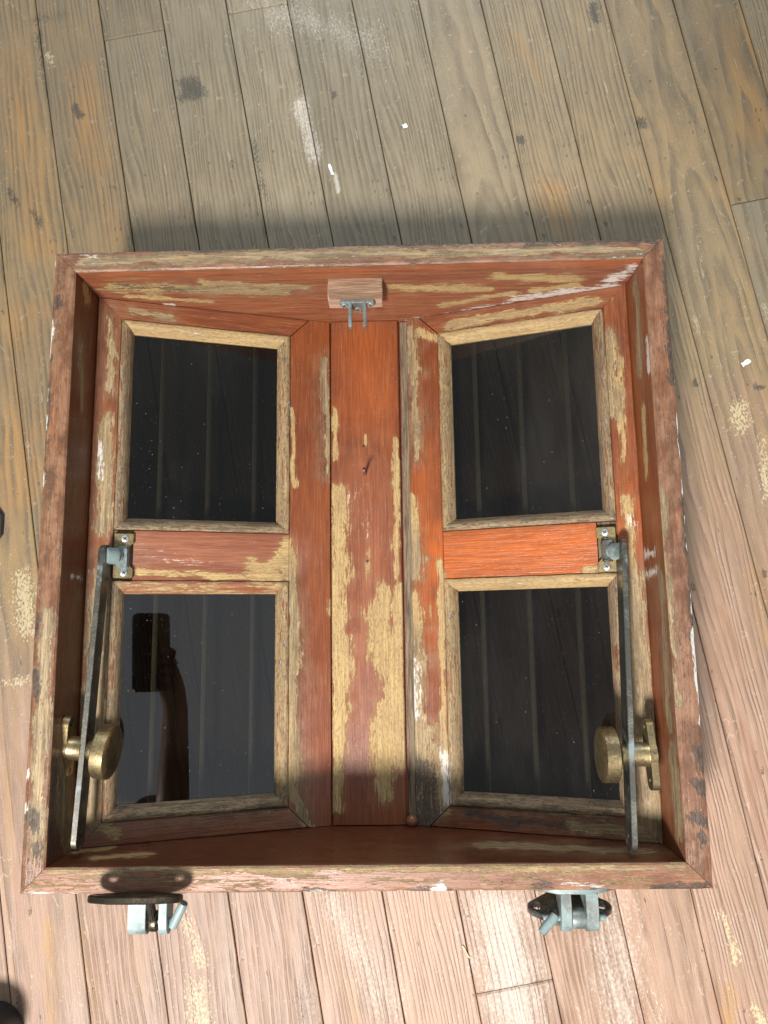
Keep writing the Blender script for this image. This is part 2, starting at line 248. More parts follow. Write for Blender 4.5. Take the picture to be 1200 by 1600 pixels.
CAPS={  # capsule ends and radii back-projected offline from image pixels onto each surface
 'ridge':[
  ('b',-0.0356,0.1782,-0.0352,0.1167,0.0029,1),('b',-0.0324,0.0789,-0.0340,-0.0887,0.0109,1),('b',-0.0297,-0.0887,-0.0325,-0.2131,0.0102,1),
  ('b',-0.0346,-0.2130,-0.0356,-0.2665,0.0058,1),('b',0.0358,0.1382,0.0339,-0.0181,0.0036,1),('b',0.0191,-0.0396,0.0188,-0.0610,0.0131,1),
  ('b',0.0130,-0.0609,0.0214,-0.1245,0.0145,1),('b',0.0264,-0.1246,0.0277,-0.2137,0.0102,1),('b',0.0173,-0.1591,0.0107,-0.2270,0.0087,1),
  ('b',0.0163,-0.2270,0.0160,-0.2504,0.0094,1),('b',0.0365,-0.0326,0.0353,-0.2205,0.0073,1),('b',0.0038,0.0115,0.0037,0.0071,0.0025,1),
  ('b',0.0028,-0.0060,0.0035,-0.0089,0.0025,1),('b',0.0016,0.1435,0.0015,0.1358,0.0022,1),('d',-0.0011,0.1009,0.0076,-0.0893,0.0291,0.55),
  ('d',0.0004,-0.0892,-0.0010,-0.2134,0.0182,0.6),('w',-0.0198,0.0861,-0.0192,0.0674,0.0044,0.32),('w',-0.0087,0.0784,0.0017,0.0262,0.0116,0.24),
  ('o',0.0005,0.2562,0.0036,0.1930,0.0327,0.5),
 ],
 'L':[
  ('b',-0.0833,0.1749,-0.0816,0.0846,0.0028,1),('b',-0.0840,-0.0030,-0.0809,-0.0878,0.0055,1),('b',-0.0830,-0.0878,-0.0823,-0.2499,0.0069,1),
  ('b',-0.0764,-0.2569,-0.0678,-0.2838,0.0062,1),('y',-0.0826,-0.0173,-0.0730,-0.2833,0.0110,1),('b',-0.0473,0.2405,-0.0460,0.1779,0.0041,1),
  ('y',-0.0473,0.2405,-0.0462,0.1013,0.0096,1),('b',-0.0431,0.1704,-0.0426,0.1015,0.0028,1),('b',-0.0417,-0.0458,-0.0417,-0.0601,0.0021,1),
  ('d',-0.0733,-0.1569,-0.0532,-0.2851,0.0276,0.6),('b',-0.2746,0.2611,-0.2711,0.1814,0.0048,1),('y',-0.2764,0.2757,-0.2711,0.1814,0.0096,1),
  ('b',-0.2734,0.1456,-0.2721,0.0281,0.0083,1),('y',-0.2734,0.1456,-0.2721,0.0281,0.0096,1),('w',-0.2787,0.1241,-0.2767,0.0860,0.0034,0.65),
  ('b',-0.2715,-0.0188,-0.2740,-0.1482,0.0103,1),('b',-0.2723,-0.1483,-0.2764,-0.2589,0.0124,1),('y',-0.2720,-0.0055,-0.2762,-0.2649,0.0179,1),
  ('b',-0.2542,0.2725,-0.2154,0.2705,0.0034,1),('y',-0.2542,0.2725,-0.2154,0.2705,0.0069,1),('b',-0.0909,0.0041,-0.1211,-0.0127,0.0096,1),
  ('b',-0.0896,0.0185,-0.0887,-0.0102,0.0069,1),('b',-0.2386,-0.0145,-0.0941,-0.0195,0.0034,1),('d',-0.2396,0.0153,-0.0943,0.0041,0.0241,1),
  ('b',-0.2453,-0.2568,-0.1056,-0.2623,0.0034,1),('b',-0.2677,-0.2657,-0.2504,-0.2733,0.0055,1),('y',-0.2453,-0.2568,-0.1056,-0.2623,0.0138,1),
  ('w',-0.2361,0.0018,-0.1670,-0.0041,0.0110,0.26),
 ],
 'R':[
  ('b',0.0548,0.2729,0.0580,0.2054,0.0069,1),('y',0.0548,0.2729,0.0561,0.1137,0.0110,1),('b',0.0595,0.2052,0.0583,0.1135,0.0034,1),
  ('b',0.0537,0.0690,0.0547,0.0101,0.0062,1),('b',0.0547,0.0101,0.0534,-0.0188,0.0083,1),('y',0.0548,0.0174,0.0534,-0.0188,0.0110,1),
  ('b',0.0515,-0.0402,0.0498,-0.0898,0.0083,1),('b',0.0505,-0.0898,0.0521,-0.1796,0.0103,1),('y',0.0505,-0.0898,0.0521,-0.1796,0.0117,1),
  ('w',0.0464,-0.1178,0.0489,-0.1661,0.0083,0.75),('b',0.0553,-0.1931,0.0585,-0.2661,0.0179,1),('y',0.0553,-0.1931,0.0584,-0.2726,0.0207,1),
  ('g',0.0546,-0.2266,0.0603,-0.2791,0.0179,0.75),('b',0.0834,-0.0057,0.0808,-0.2122,0.0034,1),('b',0.0788,-0.2123,0.0774,-0.2649,0.0096,1),
  ('w',0.0801,-0.2122,0.0843,-0.2579,0.0055,0.8),('b',0.0653,0.2711,0.0873,0.2581,0.0048,1),('b',0.0986,0.2720,0.2557,0.2715,0.0055,1),
  ('y',0.0986,0.2720,0.2557,0.2715,0.0062,0.5),('b',0.2664,0.2346,0.2648,0.1491,0.0062,1),('y',0.2664,0.2346,0.2648,0.1491,0.0083,1),
  ('b',0.2760,0.2043,0.2733,0.0927,0.0028,1),('b',0.2734,0.0519,0.2759,-0.0278,0.0041,1),('b',0.2729,-0.0277,0.2733,-0.1674,0.0124,1),
  ('b',0.2733,-0.1674,0.2752,-0.2759,0.0152,1),('y',0.2729,-0.0277,0.2752,-0.2759,0.0207,1),('b',0.2311,-0.0213,0.2402,-0.0217,0.0041,1),
  ('b',0.1107,-0.2550,0.2449,-0.2626,0.0048,1),('y',0.1107,-0.2550,0.2444,-0.2723,0.0138,1),('g',0.1037,-0.2696,0.1972,-0.2769,0.0048,0.7),
  ('b',0.2093,-0.2748,0.2722,-0.2797,0.0055,1),('w',0.2763,0.0302,0.2778,0.0248,0.0055,0.65),('o',0.0843,0.0014,0.2475,-0.0001,0.0310,1.2),
  ('o',0.0623,0.1282,0.0681,-0.0900,0.0124,0.5),
 ],
 'far':[
  ('b',-0.2599,-0.0356,-0.0857,-0.0574,0.0094,1),('b',-0.1627,-0.0303,-0.0566,-0.0481,0.0059,1),('b',-0.2547,-0.0594,-0.1676,-0.0773,0.0047,1),
  ('b',0.0328,-0.0514,0.1371,-0.0616,0.0070,1),('b',0.1472,-0.0320,0.2311,-0.0483,0.0094,1),('b',0.0905,-0.1018,0.1667,-0.0743,0.0047,1),
  ('b',0.1866,-0.0675,0.2335,-0.0591,0.0059,1),('y',-0.1802,-0.0445,-0.0574,-0.0543,0.0117,1),('w',0.0544,-0.1431,0.1700,-0.0976,0.0047,0.62),
  ('w',0.1693,-0.0925,0.2754,-0.0613,0.0106,0.66),('w',0.2663,-0.0532,0.2831,-0.0178,0.0117,0.68),('o',-0.2584,0.0034,0.2855,-0.0043,0.0082,0.9),
  ('d',-0.1888,-0.0761,0.2389,-0.0831,0.0352,0.8),('g',-0.2521,-0.0330,-0.1947,-0.0469,0.0082,0.6),('w',-0.2177,-0.0812,-0.2167,-0.0830,0.0035,1),
 ],
 'near':[
  ('b',-0.2530,-0.0305,-0.2089,-0.0437,0.0070,1),('b',0.1168,-0.0618,0.2583,-0.0399,0.0094,1),('y',0.1168,-0.0618,0.2583,-0.0399,0.0211,1),
  ('b',-0.2760,-0.0566,-0.2548,-0.0670,0.0070,1),
 ],
 'wl':[
  ('b',0.2158,-0.0207,0.1539,-0.0308,0.0043,1),('b',0.2799,-0.0231,0.2727,-0.0304,0.0086,1),('y',0.2158,-0.0207,0.1539,-0.0308,0.0086,1),
  ('b',-0.2094,-0.0236,-0.2664,-0.0442,0.0151,1),('y',-0.2094,-0.0236,-0.2664,-0.0442,0.0259,1),('g',-0.2011,-0.0092,-0.2750,-0.0113,0.0108,0.7),
  ('w',-0.0233,-0.0235,-0.0214,-0.0507,0.0022,0.8),
 ],
 'wr':[
  ('b',0.2684,-0.0296,0.1798,-0.0337,0.0065,1),('y',0.2684,-0.0296,0.1798,-0.0337,0.0108,1),('b',0.1380,-0.0301,0.0731,-0.0359,0.0054,1),
  ('b',-0.0315,-0.0139,-0.1687,-0.0197,0.0065,1),('b',-0.1970,-0.0154,-0.2638,-0.0129,0.0097,1),('y',-0.0315,-0.0139,-0.2638,-0.0129,0.0151,1),
  ('w',0.2025,-0.0041,0.1704,-0.0070,0.0054,0.85),('w',-0.0062,-0.0570,-0.0077,-0.0295,0.0043,0.8),('w',-0.0270,-0.0574,-0.0260,-0.0295,0.0043,0.8),
 ],
 'rim':[
  ('b',-0.2799,0.2980,-0.0247,0.2982,0.0049,1),('b',-0.0247,0.2996,0.2847,0.2954,0.0043,1),('y',-0.2802,0.3036,0.2849,0.2989,0.0135,0.9),
  ('g',-0.2079,0.3086,-0.0246,0.3086,0.0031,0.8),('g',-0.0246,0.3093,0.1698,0.3082,0.0025,0.8),('g',0.1697,0.3068,0.2982,0.3061,0.0037,0.85),
  ('g',-0.2969,0.3075,-0.2342,0.3079,0.0025,0.7),('w',-0.0246,0.3135,0.1700,0.3124,0.0018,0.9),('w',-0.3000,0.3041,-0.2670,0.3032,0.0031,0.5),
  ('o',-0.3020,0.1417,-0.3024,0.1027,0.0061,0.9),('b',-0.2999,-0.0593,-0.2977,-0.1421,0.0055,1),('b',-0.2977,-0.1421,-0.2964,-0.2719,0.0067,1),
  ('g',-0.3100,0.1948,-0.3128,0.0393,0.0037,0.85),('g',-0.3041,0.2557,-0.3018,0.2488,0.0061,0.7),('g',-0.3085,-0.0592,-0.3071,-0.0832,0.0031,0.9),
  ('g',-0.3072,-0.1128,-0.3027,-0.1392,0.0037,0.9),('g',-0.3018,-0.2387,-0.3000,-0.2498,0.0043,1),('g',-0.2971,-0.2692,-0.2962,-0.2747,0.0037,1),
  ('y',-0.3074,-0.1420,-0.3038,-0.3045,0.0123,1),('w',-0.3122,-0.2021,-0.3107,-0.2078,0.0025,1),('w',-0.3104,-0.2331,-0.3089,-0.2375,0.0018,1),
  ('w',-0.3095,0.3078,-0.3116,0.0392,0.0015,0.9),('g',0.3097,0.2879,0.3086,0.2203,0.0049,0.7),('g',0.3093,0.2202,0.3088,0.1544,0.0043,0.9),
  ('g',0.3114,0.0403,0.3103,-0.0208,0.0043,0.95),('g',0.3115,-0.0208,0.3108,-0.0920,0.0043,0.95),('g',0.3032,-0.1892,0.3054,-0.2059,0.0043,0.9),
  ('g',0.2992,-0.2197,0.3073,-0.2253,0.0043,1),('g',0.2959,-0.2471,0.3051,-0.2526,0.0049,1),('g',0.3012,-0.2661,0.3028,-0.2672,0.0031,1),
  ('y',0.3010,-0.2335,0.3074,-0.3090,0.0123,1),('o',0.3044,0.0280,0.3049,0.0188,0.0043,0.9),('b',0.2868,0.0531,0.2901,-0.1495,0.0037,0.8),
  ('d',0.2878,0.1549,0.2959,-0.1495,0.0135,0.45),('w',0.3118,0.1608,0.3120,0.0651,0.0018,1),('w',0.3120,0.0651,0.3108,-0.0685,0.0018,0.9),
  ('w',0.3105,-0.0803,0.3102,-0.1667,0.0021,1),('b',-0.2814,-0.2895,0.2853,-0.2902,0.0031,0.85),('y',0.0186,-0.2988,0.3071,-0.2984,0.0135,0.8),
  ('d',-0.2809,-0.2993,0.2453,-0.2979,0.0135,0.8),('g',-0.1361,-0.3079,-0.0272,-0.3098,0.0025,0.8),('g',0.0412,-0.3071,0.0753,-0.3062,0.0025,0.9),
  ('g',0.1547,-0.3052,0.1660,-0.3053,0.0043,0.8),('g',0.2559,-0.3086,0.3065,-0.3064,0.0037,0.8),('w',-0.3036,-0.3078,-0.2340,-0.3093,0.0025,0.6),
  ('w',-0.1533,-0.3099,0.0752,-0.3105,0.0018,0.55),('w',0.0640,-0.3062,0.0697,-0.3046,0.0037,1),('w',0.1774,-0.3027,0.2111,-0.3056,0.0037,0.5),
 ],
 'floor':[
  ('g',-0.2213,0.6188,-0.2204,0.6187,0.0144,1),('g',0.3517,0.5551,0.3530,0.5497,0.0076,0.9),('g',0.3038,0.7222,0.3061,0.7032,0.0083,0.8),
  ('g',0.2011,0.5374,0.2024,0.5311,0.0061,0.9),('g',-0.3730,0.6007,-0.3699,0.5886,0.0061,0.85),('g',-0.1662,0.5173,-0.1660,0.5066,0.0068,0.6),
  ('g',-0.3546,-0.4665,-0.3545,-0.4678,0.0015,0.6),('g',-0.4521,0.4813,-0.4386,0.4632,0.0068,0.7),('g',-0.4216,0.4540,-0.4108,0.4362,0.0076,0.7),
  ('g',-0.3230,0.4864,-0.3162,0.4818,0.0068,0.6),('g',-0.3711,0.5960,-0.3690,0.5868,0.0045,0.9),('g',-0.0382,0.6055,-0.0365,0.6036,0.0053,0.8),
  ('g',-0.3951,0.7375,-0.4289,0.7291,0.0151,0.5),('g',-0.4295,0.7100,-0.4229,0.6532,0.0076,0.55),('g',-0.1411,0.5434,-0.1280,0.4720,0.0061,0.6),
  ('g',0.3949,0.2155,0.3950,0.2075,0.0038,1),('g',0.4646,0.2044,0.4735,0.2018,0.0045,0.9),('g',-0.0771,-0.4488,-0.0702,-0.4867,0.0136,0.5),
  ('b',-0.2050,-0.3835,-0.1871,-0.4290,0.0076,0.66),('b',-0.1891,-0.4609,-0.1829,-0.4925,0.0113,0.7),('b',-0.4076,-0.0131,-0.3973,-0.0727,0.0113,0.7),
  ('b',-0.4212,-0.1342,-0.3918,-0.1274,0.0038,0.62),('b',0.4446,0.1747,0.4444,0.1551,0.0091,0.66),('b',0.4682,0.1429,0.4671,0.0660,0.0045,0.62),
  ('b',0.3778,-0.3873,0.3890,-0.4322,0.0061,0.62),('b',0.4048,-0.4824,0.4104,-0.4948,0.0061,0.8),('b',-0.4132,0.6764,-0.4082,0.6621,0.0038,0.9),
  ('w',-0.0796,0.5959,-0.0630,0.5142,0.0106,0.6),('w',-0.1010,0.7271,-0.0043,0.6859,0.0454,0.45),('w',0.1385,-0.3857,0.1547,-0.4939,0.0378,0.66),  # first two: window sheen painted on far boards; third: near brightness and worn paint
  ('w',0.2557,-0.3865,0.2695,-0.4943,0.0378,0.5),('w',-0.0422,-0.3715,0.0123,-0.4682,0.0303,0.45),('w',-0.0354,0.4913,-0.0331,0.4719,0.0023,1),  # near boards' bright light painted in with worn paint; last is a white sliver
  ('o',-0.4212,0.3083,-0.4166,0.0981,0.0340,0.9),('o',-0.4592,0.6638,-0.4109,0.4101,0.0378,0.7),('o',-0.3344,0.5224,-0.3136,0.4161,0.0303,0.55),
  ('o',0.1955,0.6790,0.2260,0.6225,0.0227,0.5),('o',0.3490,0.5019,0.3778,0.4574,0.0303,0.5),('o',0.4411,0.4556,0.4871,0.3522,0.0303,0.5),
  ('o',-0.3649,0.6420,-0.3506,0.5139,0.0265,0.8),('o',0.2347,0.4615,0.2484,0.4179,0.0197,0.9),('o',0.4831,0.6691,0.5043,0.5414,0.0303,0.8),
  ('o',0.3796,-0.4636,0.3756,-0.4947,0.0091,1),('o',-0.0254,-0.4554,-0.0154,-0.4932,0.0151,0.7),('o',-0.3553,-0.3890,-0.3428,-0.4919,0.0091,0.9),
  ('o',-0.3160,-0.3958,-0.2976,-0.4921,0.0106,0.6),('o',-0.2669,-0.3896,-0.2500,-0.4670,0.0091,0.6),('o',-0.2109,-0.3769,-0.1748,-0.4162,0.0106,0.5),
  ('o',-0.4117,-0.2264,-0.4004,-0.3491,0.0106,0.6),('o',0.4458,-0.0232,0.4537,-0.0959,0.0151,0.9),('y',-0.1764,0.4471,0.0573,0.4232,0.0303,0.4),
 ],
}

# ---------------------------------------------------------------- wear marks, some painted light among them (metres; plan x,y for flat parts, along,z for walls)
def seg_dist(P, x0, y0, x1, y1):
    d = np.array([x1 - x0, y1 - y0]); q = P - np.array([x0, y0]); L = (d @ d) or 1e-12
    t = np.clip(q @ d / L, 0, 1)
    return np.linalg.norm(q - t[:, None] * d, axis=1)
CH = 'bgwyod'
def vnoise(P, seed=0):
    """smooth 2-D value noise in -1..1"""
    i = np.floor(P).astype(np.int64); f = P - i; f = f * f * (3 - 2 * f)
    def h(a, b):
        k = (a * 374761393 + b * 668265263 + seed * 1442695041) & 0xffffffff
        k = ((k ^ (k >> 13)) * 1274126177) & 0xffffffff
        return ((k ^ (k >> 16)) & 0xffff) / 32767.5 - 1
    x, y = i[:, 0], i[:, 1]
    a = h(x, y) * (1 - f[:, 0]) + h(x + 1, y) * f[:, 0]; b = h(x, y + 1) * (1 - f[:, 0]) + h(x + 1, y + 1) * f[:, 0]
    return a * (1 - f[:, 1]) + b * f[:, 1]
def fbm(P, fr, seed): return vnoise(P * fr, seed) * .6 + vnoise(P * fr * 2.3, seed + 5) * .35 + vnoise(P * fr * 5.1, seed + 9) * .2
def wear_light(P, key, base):
    out = np.zeros((len(P), 6)); 
    for i, ch in enumerate(CH): out[:, i] = base.get(ch, 0)
    if not len(P): return out
    rag = fbm(P, 55, 3); Pw = P + np.stack([fbm(P, 45, 21), fbm(P, 45, 31)], 1) * .0035
    for ch, x0, y0, x1, y1, r, st in CAPS.get(key, ()):
        v = st * np.clip(1 - .5 * seg_dist(Pw, x0, y0, x1, y1) / r * (1 + .55 * rag), 0, 1)
        i = CH.index(ch); out[:, i] = np.maximum(out[:, i], v)
    return out

# ---------------------------------------------------------------- mesh helpers
def finish(o, mat, parent=None, smooth=None):
    me = o.data
    if mat: me.materials.append(mat)
    C.objects.link(o)
    if parent: o.parent = parent
    if smooth is not None:
        me.shade_smooth(); me.set_sharp_from_angle(angle=rad(smooth))
    return o
def attrs(me, gv, w):
    n = len(me.vertices)
    a = me.attributes.new('gv', 'FLOAT_VECTOR', 'POINT'); a.data.foreach_set('vector', np.ascontiguousarray(gv, dtype=np.float32).ravel())
    for nm, sl in (('w1', slice(0, 3)), ('w2', slice(3, 6))):
        a = me.attributes.new(nm, 'FLOAT_VECTOR', 'POINT'); a.data.foreach_set('vector', np.ascontiguousarray(w[:, sl], dtype=np.float32).ravel())
def pynoise(x, y=0., z=0.): return mnoise.noise(Vector((x, y, z)))

def subdiv_profile(prof, cell):
    out = []
    for a, b in zip(prof, prof[1:] + prof[:1]):
        L = math.dist(a[:2], b[:2]); k = max(1, int(L / cell + .5)) if len(a) < 4 else a[3]
        for i in range(k):
            f = i / k; out.append(tuple(a[j] + (b[j] - a[j]) * f for j in range(3)))
    return out
def sweep(name, parent, prof, lim, frame, wear_light_fn, cell=.003, step=.005, gable=None, jit=None, smooth=35, mat=None):
    """a moulding: closed profile (across c, normal n, gable share) run along t between lim(c)"""
    O, T, A, Nn = (np.array(q, float) for q in frame)
    pr = subdiv_profile([(*q, 0) if len(q) == 2 else q for q in prof], cell); K = len(pr)
    t0, t1 = lim(0.0); n = max(2, int((t1 - t0) / step)); V = []; G = []
    off = rng.uniform(-40, 40, 3)
    for j in range(n + 1):
        f = j / n
        for c, nn, gs in pr:
            a, b = lim(c); t = a + (b - a) * f
            z = nn + (gs * gable(t) if gs else 0)
            dc = dn = 0
            if jit: dc, dn = jit(t, c, z)
            V.append(O + T * t + A * (c + dc) + Nn * (z + dn)); G.append((t + off[0], c + off[1], z + off[2]))
    F = []
    for j in range(n):
        for k in range(K):
            k2 = (k + 1) % K; F.append((j * K + k, j * K + k2, (j + 1) * K + k2, (j + 1) * K + k))
    F.append(tuple(range(K - 1, -1, -1))); F.append(tuple(n * K + k for k in range(K)))
    V = np.array(V)
    # outward winding
    me = bpy.data.meshes.new(name); Vw = V + np.array([0, 0, H]); me.from_pydata(Vw.tolist(), [], F)
    bm = bmesh.new(); bm.from_mesh(me); bmesh.ops.recalc_face_normals(bm, faces=bm.faces); bm.to_mesh(me); bm.free()
    attrs(me, np.array(G), wear_light_fn(V))
    return finish(bpy.data.objects.new(name, me), mat or WOOD, parent, smooth)

def bmobj(name, bm, mat, parent=None, smooth=30, lift=True, mats=()):
    me = bpy.data.meshes.new(name)
    bmesh.ops.recalc_face_normals(bm, faces=bm.faces)
    if lift: bmesh.ops.translate(bm, verts=bm.verts, vec=(0, 0, H))
    bm.to_mesh(me); bm.free()
    o = finish(bpy.data.objects.new(name, me), mat, parent, smooth)
    for m in mats: me.materials.append(m)
    return o
def frame_mat(O, X, Y):
    X = Vector(X).normalized(); Y = Vector(Y); Y = (Y - X * Y.dot(X)).normalized(); Z = X.cross(Y)
    return Matrix(((X.x, Y.x, Z.x, O[0]), (X.y, Y.y, Z.y, O[1]), (X.z, Y.z, Z.z, O[2]), (0, 0, 0, 1)))
def circ(cx, cy, r, n=20, a0=0, a1=2 * math.pi):
    full = abs(a1 - a0 - 2 * math.pi) < 1e-6
    return [(cx + r * math.cos(a0 + (a1 - a0) * i / (n if full else n - 1)), cy + r * math.sin(a0 + (a1 - a0) * i / (n if full else n - 1))) for i in range(n)]
def plate(bm, M, outline, holes, th, bev=.0006):
    """flat plate with real holes, outline in local xy, from z=-th/2 to th/2"""
    b2 = bmesh.new(); ed = []
    for lp in [outline] + list(holes):
        vs = [b2.verts.new((x, y, -th / 2)) for x, y in lp]
        ed += [b2.edges.new((vs[i], vs[(i + 1) % len(vs)])) for i in range(len(vs))]
    bmesh.ops.triangle_fill(b2, use_beauty=True, edges=ed)
    ex = bmesh.ops.extrude_face_region(b2, geom=list(b2.faces))
    bmesh.ops.translate(b2, verts=[q for q in ex['geom'] if isinstance(q, bmesh.types.BMVert)], vec=(0, 0, th))
    bmesh.ops.recalc_face_normals(b2, faces=b2.faces)
    if bev:
        sharp = [e for e in b2.edges if len(e.link_faces) == 2 and e.calc_face_angle(0) > 1.0]
        bmesh.ops.bevel(b2, geom=sharp, offset=bev, segments=1, affect='EDGES', clamp_overlap=True)
    bmesh.ops.transform(b2, matrix=M, verts=b2.verts)
    me = bpy.data.meshes.new('tmp'); b2.to_mesh(me); b2.free(); bm.from_mesh(me); bpy.data.meshes.remove(me)
def lathe(bm, M, prof, n=28, mi=0, rfun=None):
    """prof: (r, z) along local z"""
    rings = []
    for r, z in prof:
        rings.append([bm.verts.new(M @ Vector(((r * (rfun(i, r) if rfun else 1)) * math.cos(2 * math.pi * i / n), (r * (rfun(i, r) if rfun else 1)) * math.sin(2 * math.pi * i / n), z))) for i in range(n)])
    for a, b in zip(rings, rings[1:]):
        for i in range(n):
            f = bm.faces.new((a[i], a[(i + 1) % n], b[(i + 1) % n], b[i])); f.material_index = mi
    bm.faces.new(rings[0]).material_index = mi; bm.faces.new(rings[-1]).material_index = mi
def box(bm, M, sx, sy, sz, bev=.0008, mi=0):
    r = bmesh.ops.create_cube(bm, size=1); vs = r['verts']
    bmesh.ops.scale(bm, vec=(sx, sy, sz), verts=vs)
    if bev:
        es = {e for v in vs for e in v.link_edges}
        rb = bmesh.ops.bevel(bm, geom=list(es), offset=bev, segments=2, affect='EDGES')
        vs = list({v for f in rb['faces'] for v in f.verts} | {v for v in vs if v.is_valid})
    for f in {f for v in vs for f in v.link_faces}: f.material_index = mi
    bmesh.ops.transform(bm, matrix=M, verts=vs)
def thing(name, label, cat, loc=(0, 0, 0), group=None):
    o = bpy.data.objects.new(name, None); C.objects.link(o); o.location = loc; o.empty_display_size = .05
    o['label'] = label; o['category'] = cat
    if group: o['group'] = group
    return o
def tag(o, label, cat, group=None):
    o['label'] = label; o['category'] = cat
    if group: o['group'] = group
    return o
def screw(parent, P, nrm, r=.0042, rot=.4):
    """cross-head screw: domed head with a recessed-looking dark cross"""
    nrm = Vector(nrm).normalized(); up = Vector((0.3, 1, 0.1)); M = frame_mat(P, nrm.cross(up), up - nrm * up.dot(nrm))
    if (M.to_3x3() @ Vector((0, 0, 1))).dot(nrm) < 0: M = M @ Matrix.Rotation(math.pi, 4, 'Y')
    bm = bmesh.new()
    lathe(bm, M, [(r, -.001), (r, .0006), (r * .86, .0013), (r * .5, .0018), (r * .12, .0019)], 20)
    for a in (rot, rot + math.pi / 2):
        box(bm, M @ Matrix.Rotation(a, 4, 'Z') @ Matrix.Translation((0, 0, .0016)), r * 1.05, r * .24, .0009, 0, 1)
    return bmobj('screw', bm, STEEL, parent, 30, True, (SLOT,))

# ---------------------------------------------------------------- floor
TH = rad(9.8); ET = np.array([-math.sin(TH), math.cos(TH)]); ES = np.array([math.cos(TH), math.sin(TH)])
def st(x, y): p = np.array([x, y]); return p @ ES, p @ ET
bm = bmesh.new(); bmesh.ops.create_grid(bm, x_segments=1, y_segments=1, size=2.6)
bmesh.ops.translate(bm, verts=bm.verts, vec=(0, .1, -.019))
floor = bmobj('floor', bm, SUB, None, None, False); floor['kind'] = 'structure'
bound = [-.383, -.300, -.217, -.136, -.050, .030, .114, .200, .280, .357, .438, .525]
while bound[0] > -1.25: bound.insert(0, bound[0] - .0838)
while bound[-1] < 1.25: bound.append(bound[-1] + .0838)
JOINT = {-.217: [.743], -.050: [.748], .525: [.354], .030: [-.477]}
def make_plank(sa, sb, ta, tb, i):
    fine = -.60 < (sa + sb) / 2 < .66 and tb > -.75 and ta < 1.0
    gap = rng.uniform(.00025, .0007)
    w_ = sb - sa; ns = 15 if fine else 2
    ss = np.r_[sa + gap, np.linspace(sa + gap + .0008, sb - gap - .0008, ns), sb - gap]
    zs = np.r_[-.0009, np.zeros(ns), -.0009]
    tl, th = ta + gap, tb - gap
    if fine:
        mid = np.arange(max(tl + .003, -.62), min(th - .003, .92), .006)
        tt = np.unique(np.r_[tl, tl + .002, mid, th - .002, th])
    else: tt = np.r_[tl, th]
    S, T = np.meshgrid(ss, tt); Z = np.tile(zs, (len(tt), 1)); Z[0] -= .001; Z[-1] -= .001
    cup = -.0004 * ((S - (sa + sb) / 2) / (w_ / 2)) ** 2
    Z = Z + cup + rng.uniform(-.0004, .0003)
    XY = S[..., None] * ES + T[..., None] * ET
    V = np.concatenate([XY, Z[..., None]], -1).reshape(-1, 3); nT, nS = S.shape
    F = [(j * nS + k, j * nS + k + 1, (j + 1) * nS + k + 1, (j + 1) * nS + k) for j in range(nT - 1) for k in range(nS - 1)]
    # skirt down the edges and a closed underside
    ring = [k for k in range(nS)] + [j * nS + nS - 1 for j in range(1, nT)] + [(nT - 1) * nS + k for k in range(nS - 2, -1, -1)] + [j * nS for j in range(nT - 2, 0, -1)]
    base = len(V); low = V[ring].copy(); low[:, 2] = -.0185; V = np.r_[V, low]; m = len(ring)
    F += [(ring[(q + 1) % m], ring[q], base + q, base + (q + 1) % m) for q in range(m)]
    F.append(tuple(base + q for q in range(m - 1, -1, -1)))
    me = bpy.data.meshes.new('plank'); me.from_pydata(V.tolist(), [], F)
    off = rng.uniform(-30, 30, 3)
    sc, tc = (sa + sb) / 2, (ta + tb) / 2
    G = np.stack([V[:, :2] @ ET, V[:, :2] @ ES - sc, V[:, 2]], 1)
    P = V[:, :2]; w = wear_light(P, 'floor', {})
    # old varnish left on the boards: below an uneven limit that differs by side
    x, y_ = P[:, 0], P[:, 1]; tcoord = P @ ET
    lim = np.where(x > .33, .145, np.interp(x, [-.5, -.3, 0, .33], [-.10, -.05, .12, .16]))
    soft = np.where(x > .33, .004, .12)
    amt = np.where(x > .33, np.interp(tcoord, [-.45, -.25, .14], [1, .85, .38]), 1.0)
    w[:, 5] = np.maximum(w[:, 5], amt / (1 + np.exp(np.clip((tcoord - lim) / soft, -30, 30))))
    attrs(me, G, w)
    kind = PLK.get(i, rng.choice([0, 0, 1]))
    if kind == 0: ring_ = (rng.choice([-1, 1]) * rng.uniform(.10, .22), rng.uniform(.02, .05), rng.uniform(-.02, .02))
    else: ring_ = (rng.uniform(-.02, .02), rng.uniform(-.01, .03), rng.uniform(.035, .06) * rng.choice([-1, 1]))
    a = me.attributes.new('ring', 'FLOAT_VECTOR', 'POINT'); a.data.foreach_set('vector', np.tile(np.array(ring_, np.float32), len(V)))
    tone = (float(np.clip(TON.get(i, rng.uniform(0, 1)), 0, 1)), rng.uniform(.88, 1.08) * (.80 if i0 - 2 <= i <= i0 + 2 else .90 if i == i0 + 3 else 1.02), rng.uniform(130, 210) if kind == 0 else rng.uniform(85, 120))
    a = me.attributes.new('tone', 'FLOAT_VECTOR', 'POINT'); a.data.foreach_set('vector', np.tile(np.array(tone, np.float32), len(V)))
    return finish(bpy.data.objects.new('plank', me), FLOOR, floor)
i0 = bound.index(-.383)
PLK = {i0 - 1: 1, i0: 0, i0 + 1: 0, i0 + 2: 0, i0 + 3: 0, i0 + 4: 0, i0 + 5: 0, i0 + 6: 0, i0 + 7: 1, i0 + 8: 0, i0 + 9: 0, i0 + 10: 1}
TON = {i0 - 2: .9, i0 - 1: 1, i0: .9, i0 + 1: .8, i0 + 2: .35, i0 + 3: .1, i0 + 4: 0, i0 + 5: .0, i0 + 6: .1, i0 + 7: .3, i0 + 8: .5, i0 + 9: .6, i0 + 10: .8}
